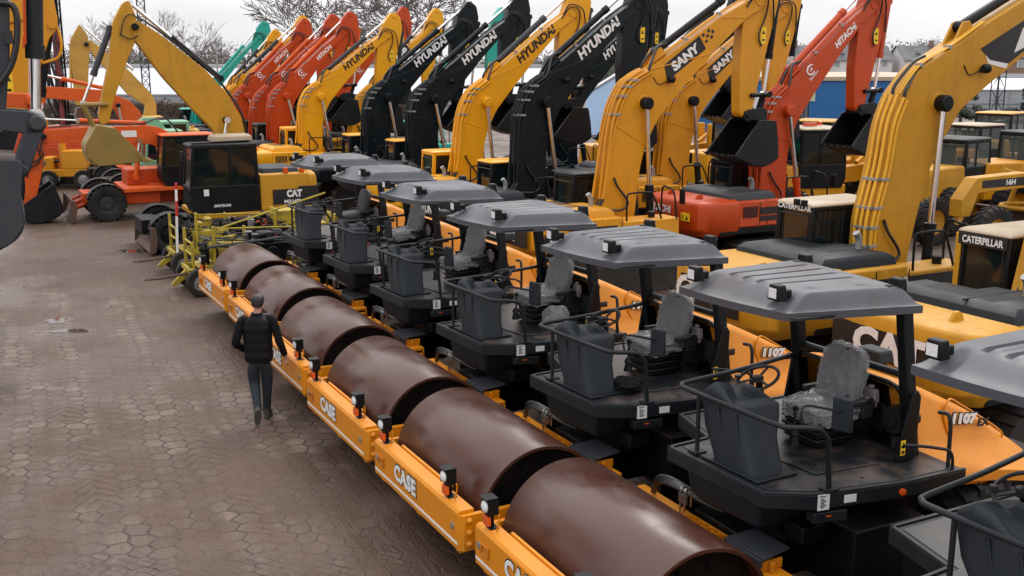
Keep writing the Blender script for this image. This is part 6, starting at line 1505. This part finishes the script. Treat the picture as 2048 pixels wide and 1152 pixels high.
# joints: right is +x, ahead is +y
LS, RS = (-.195,0,1.44), (.195,0,1.44)
V = {'pelvis': ((0,0,.99),(.085,.06)), 'waist': ((0,.0,1.12),(.145,.095)), 'chest': ((0,-.005,1.32),(.165,.10)), 'neck0': ((0,-.01,1.49),(.060,.058)), 'neck1': ((.008,.0,1.565),(.060,.062)), 'jaw': ((.014,.024,1.615),(.068,.084)), 'head': ((.016,.020,1.68),(.082,.096)), 'crown': ((.016,.018,1.745),(.055,.066)),
     'ls': (LS,.058), 'le': ((-.285,-.06,1.15),.043), 'lw': ((-.20,.14,1.00),.030), 'rs': (RS,.058), 're': ((.285,-.05,1.16),.043), 'rw': ((.345,.06,.925),.028),
     'lh': ((-.085,0,.90),.05), 'lk': ((-.085,.06,.54),.058), 'la': ((-.015,-.24,.24),.030), 'lt': ((-.012,-.26,.20),.018), 'rh': ((.085,0,.90),.05), 'rk': ((.075,.12,.51),.058), 'ra': ((.046,.165,.09),.032), 'rt': ((.05,.25,.05),.018)}
E_ = [('pelvis','waist'),('waist','chest'),('chest','neck0'),('neck0','neck1'),('neck1','jaw'),('jaw','head'),('head','crown'),('chest','ls'),('ls','le'),('le','lw'),('chest','rs'),('rs','re'),('re','rw'),('pelvis','lh'),('lh','lk'),('lk','la'),('la','lt'),('pelvis','rh'),('rh','rk'),('rk','ra'),('ra','rt')]
# right hand: palm, four fingers and the thumb, relaxed; left hand tucked to the front
V['rp'] = ((.352,.075,.875),(.036,.017)); V['rp2'] = ((.355,.085,.835),(.038,.016)); E_ += [('rw','rp'),('rp','rp2')]
for i, (dx, dy, l) in enumerate([(.012,.030,.072),(.012,.010,.080),(.008,-.012,.074),(.002,-.030,.060)]):
    b = Vector((.355,.085+dy,.822)); a = b+Vector((dx*.3-.004,.010+dy*.25,-l*.5)); c = a+Vector((-.014,.012,-l*.45))
    V[f'f{i}a'] = (tuple(b),.010); V[f'f{i}b'] = (tuple(a),.009); V[f'f{i}c'] = (tuple(c),.0075); E_ += [('rp2',f'f{i}a'),(f'f{i}a',f'f{i}b'),(f'f{i}b',f'f{i}c')]
V['t0'] = ((.335,.115,.862),.012); V['t1'] = ((.322,.138,.830),.010); V['t2'] = ((.318,.145,.802),.008); E_ += [('rp','t0'),('t0','t1'),('t1','t2')]
V['lp'] = ((-.165,.18,.97),(.036,.018)); E_ += [('lw','lp')]
for i in range(4):
    V[f'g{i}a'] = ((-.14,.19,.955-.018*i+.02),.010); V[f'g{i}b'] = ((-.105,.185,.945-.018*i+.02),.009); V[f'g{i}c'] = ((-.085,.165,.94-.018*i+.02),.008); E_ += [('lp',f'g{i}a'),(f'g{i}a',f'g{i}b'),(f'g{i}b',f'g{i}c')]
V['u0'] = ((-.15,.20,1.0),.012); V['u1'] = ((-.125,.205,1.015),.010); E_ += [('lp','u0'),('u0','u1')]
V['ear_r'] = ((.100,.010,1.660),.015); V['ear_r2'] = ((.104,.0,1.682),.012); E_ += [('head','ear_r'),('ear_r','ear_r2')]
V['ear_l'] = ((-.068,.010,1.660),.015); V['ear_l2'] = ((-.072,.0,1.682),.012); E_ += [('head','ear_l'),('ear_l','ear_l2')]
V['nose'] = ((.034,.125,1.655),.014); E_ += [('jaw','nose')]
skin('body', V, E_, M['skin'], man, 2, 'pelvis')
def ringl(cx, cy, z, a, b, n=28, e=2.4):
    return [(cx + a*math.copysign(abs(math.cos(t))**(2/e), math.cos(t)), cy + b*math.copysign(abs(math.sin(t))**(2/e), math.sin(t)), z) for t in [2*math.pi*k/n for k in range(n)]]
# hair: close at the nape, full on top
rows = [(1.642,.055,.055,-.030),(1.655,.072,.080,-.006),(1.68,.083,.097,.010),(1.71,.087,.106,.022),(1.745,.084,.103,.026),(1.775,.070,.086,.026),(1.795,.045,.058,.028),(1.802,.015,.02,.03)]
h = MB(); h.loft([[(x*(1+.07*pnoise(Vector((x*38,y*38,z*38)))), min(y, .085) if z > 1.69 else min(y, .005 if z > 1.67 else -.03), z) for x, y, z in ringl(.016, cy, z, a, b)] for z, a, b, cy in rows])
h.build('hair', M['hair'], man, angle=60)
# vest with quilted bulges and a stand-up collar
v = MB(); rows = []
prof = [(.90,.186,.132),(.95,.192,.138),(1.05,.188,.132),(1.15,.190,.132),(1.25,.190,.130),(1.35,.196,.130),(1.42,.188,.118),(1.47,.150,.10),(1.505,.095,.08),(1.53,.078,.076),(1.560,.077,.076)]
zz = .90
def at(z):
    for (z0,a0,b0),(z1,a1,b1) in zip(prof, prof[1:]):
        if z <= z1: t = (z-z0)/(z1-z0); return a0+(a1-a0)*t, b0+(b1-b0)*t
    return prof[-1][1:]
while zz <= 1.560:
    a, b = at(zz); q = .005*abs(math.sin((zz-.90)/.125*math.pi)) if zz < 1.47 else 0
    rows.append([(x*(1+.012*pnoise(Vector((x*14,y*14,z*14)))), y*(1+.03*pnoise(Vector((x*11+5,y*11,z*11)))), z) for x, y, z in ringl(0, -.005, zz, a+q, b+q, 36, 2.5)]); zz += .0115
v.loft(rows); v.build('vest', M['vest'], man, angle=70)
s = MB(); s.loft([ringl(0,-.005,z,a,b,36,2.5) for z, a, b in ((.875,.172,.122),(.88,.180,.128),(.92,.180,.128))]); s.build('jumper_hem', M['sleeve'], man)
for nm, P_, r_ in (('sleeve', [LS,(-.29,-.065,1.15),(-.215,.13,1.005)], (.080,.068,.050)), ('sleeve', [RS,(.29,-.055,1.16),(.342,.05,.945)], (.080,.066,.046))):
    pts = spline([(P_[0][0]*.7,P_[0][1],P_[0][2]+.005), P_[0], tuple((Vector(P_[0])+Vector(P_[1]))/2+Vector((.008*(1 if P_[0][0]>0 else -1),0,0))), P_[1], tuple((Vector(P_[1])+Vector(P_[2]))/2), P_[2]], 6); n = len(pts)
    rs = [(.066 if i < 7 else .066-.024*(i-7)/(n-8))*(1+.05*math.sin(i*1.9)+.03*math.sin(i*3.3)) for i in range(n)]
    MB().tube(pts, rs, 16).build(nm, M['sleeve'], man, angle=70)
# jeans
j = {'p': ((0,0,.985),(.185,.130)), 'p2': ((0,0,.90),(.185,.132)), 'lh': ((-.092,0,.85),.115), 'lm': ((-.092,.03,.70),.098), 'lk': ((-.085,.06,.54),.080), 'lc': ((-.050,-.09,.39),.066), 'la': ((-.020,-.215,.265),.056), 'lb': ((-.012,-.25,.22),.060),
     'rh': ((.092,.01,.85),.115), 'rm': ((.088,.07,.70),.098), 'rk': ((.075,.12,.51),.080), 'rc': ((.06,.145,.30),.065), 'ra': ((.046,.165,.12),.062), 'rb': ((.046,.168,.07),.066)}
skin('jeans', j, [('p','p2'),('p2','lh'),('lh','lm'),('lm','lk'),('lk','lc'),('lc','la'),('la','lb'),('p2','rh'),('rh','rm'),('rm','rk'),('rk','rc'),('rc','ra'),('ra','rb')], M['denim'], man, 2, 'p2')
def shoe(T, nm):
    m = MB(T); m.loft([[(x,y,z) for x,y,z in r] for r in (ringl(0,.06,.0,.045,.145,24,2.6), ringl(0,.06,.03,.052,.152,24,2.6))]); so = MB(T)
    m2 = MB(T); m2.loft([ringl(0,.06,.028,.050,.150,24,2.5), ringl(0,.055,.06,.050,.142,24,2.4), ringl(0,.02,.09,.046,.10,24), ringl(0,-.015,.125,.044,.06,24), ringl(0,-.02,.15,.046,.058,24)])
    o = m2.build(nm, M['shoe'], man, angle=60); m.build('sole', M['sole'], o, angle=60)
shoe(Matrix.Translation((.05,.17,.0)) @ RZ(-.05), 'shoe')
shoe(Matrix.Translation((-.012,-.275,.195)) @ RZ(.25) @ RX(-1.1), 'shoe')
# ---------------------------------------------------------------- loose things left on the machines
def cloth(name, label, cat, x, y, z, sx, sy, sz, m_, seed, amp=.35):
    def fn(u, v):
        a, b = 2*math.pi*u, math.pi*(v-.5)
        q = Vector((math.cos(a)*math.cos(b), math.sin(a)*math.cos(b), math.sin(b)))
        r = 1 + amp*pnoise(q*1.7+Vector((seed,0,0))) + amp*.5*(1-2*abs(pnoise(q*3.4+Vector((0,seed,0)))))
        return (q.x*sx*r, q.y*sy*r, max(-sz*.55, q.z*sz*r))
    m = MB(); m.grid(fn, 36, 18); o = m.build(name, m_, angle=50); o.location = (x, y, z+sz*.55); o.rotation_euler = (0,0,seed*.7)
    return tag(o, label, cat)
cloth('jacket', 'black jacket dropped on a roller platform beside the dashboard console', 'jacket', 1.19, 10.54, 1.60, .17, .14, .07, M['sleeve'], 3)
cloth('plastic_bag', 'crumpled clear plastic bag standing on a roller platform beside the wrapped seat', 'bag', .556, 13.11, 1.60, .16, .15, .17, M['plastic_wrap'], 5)
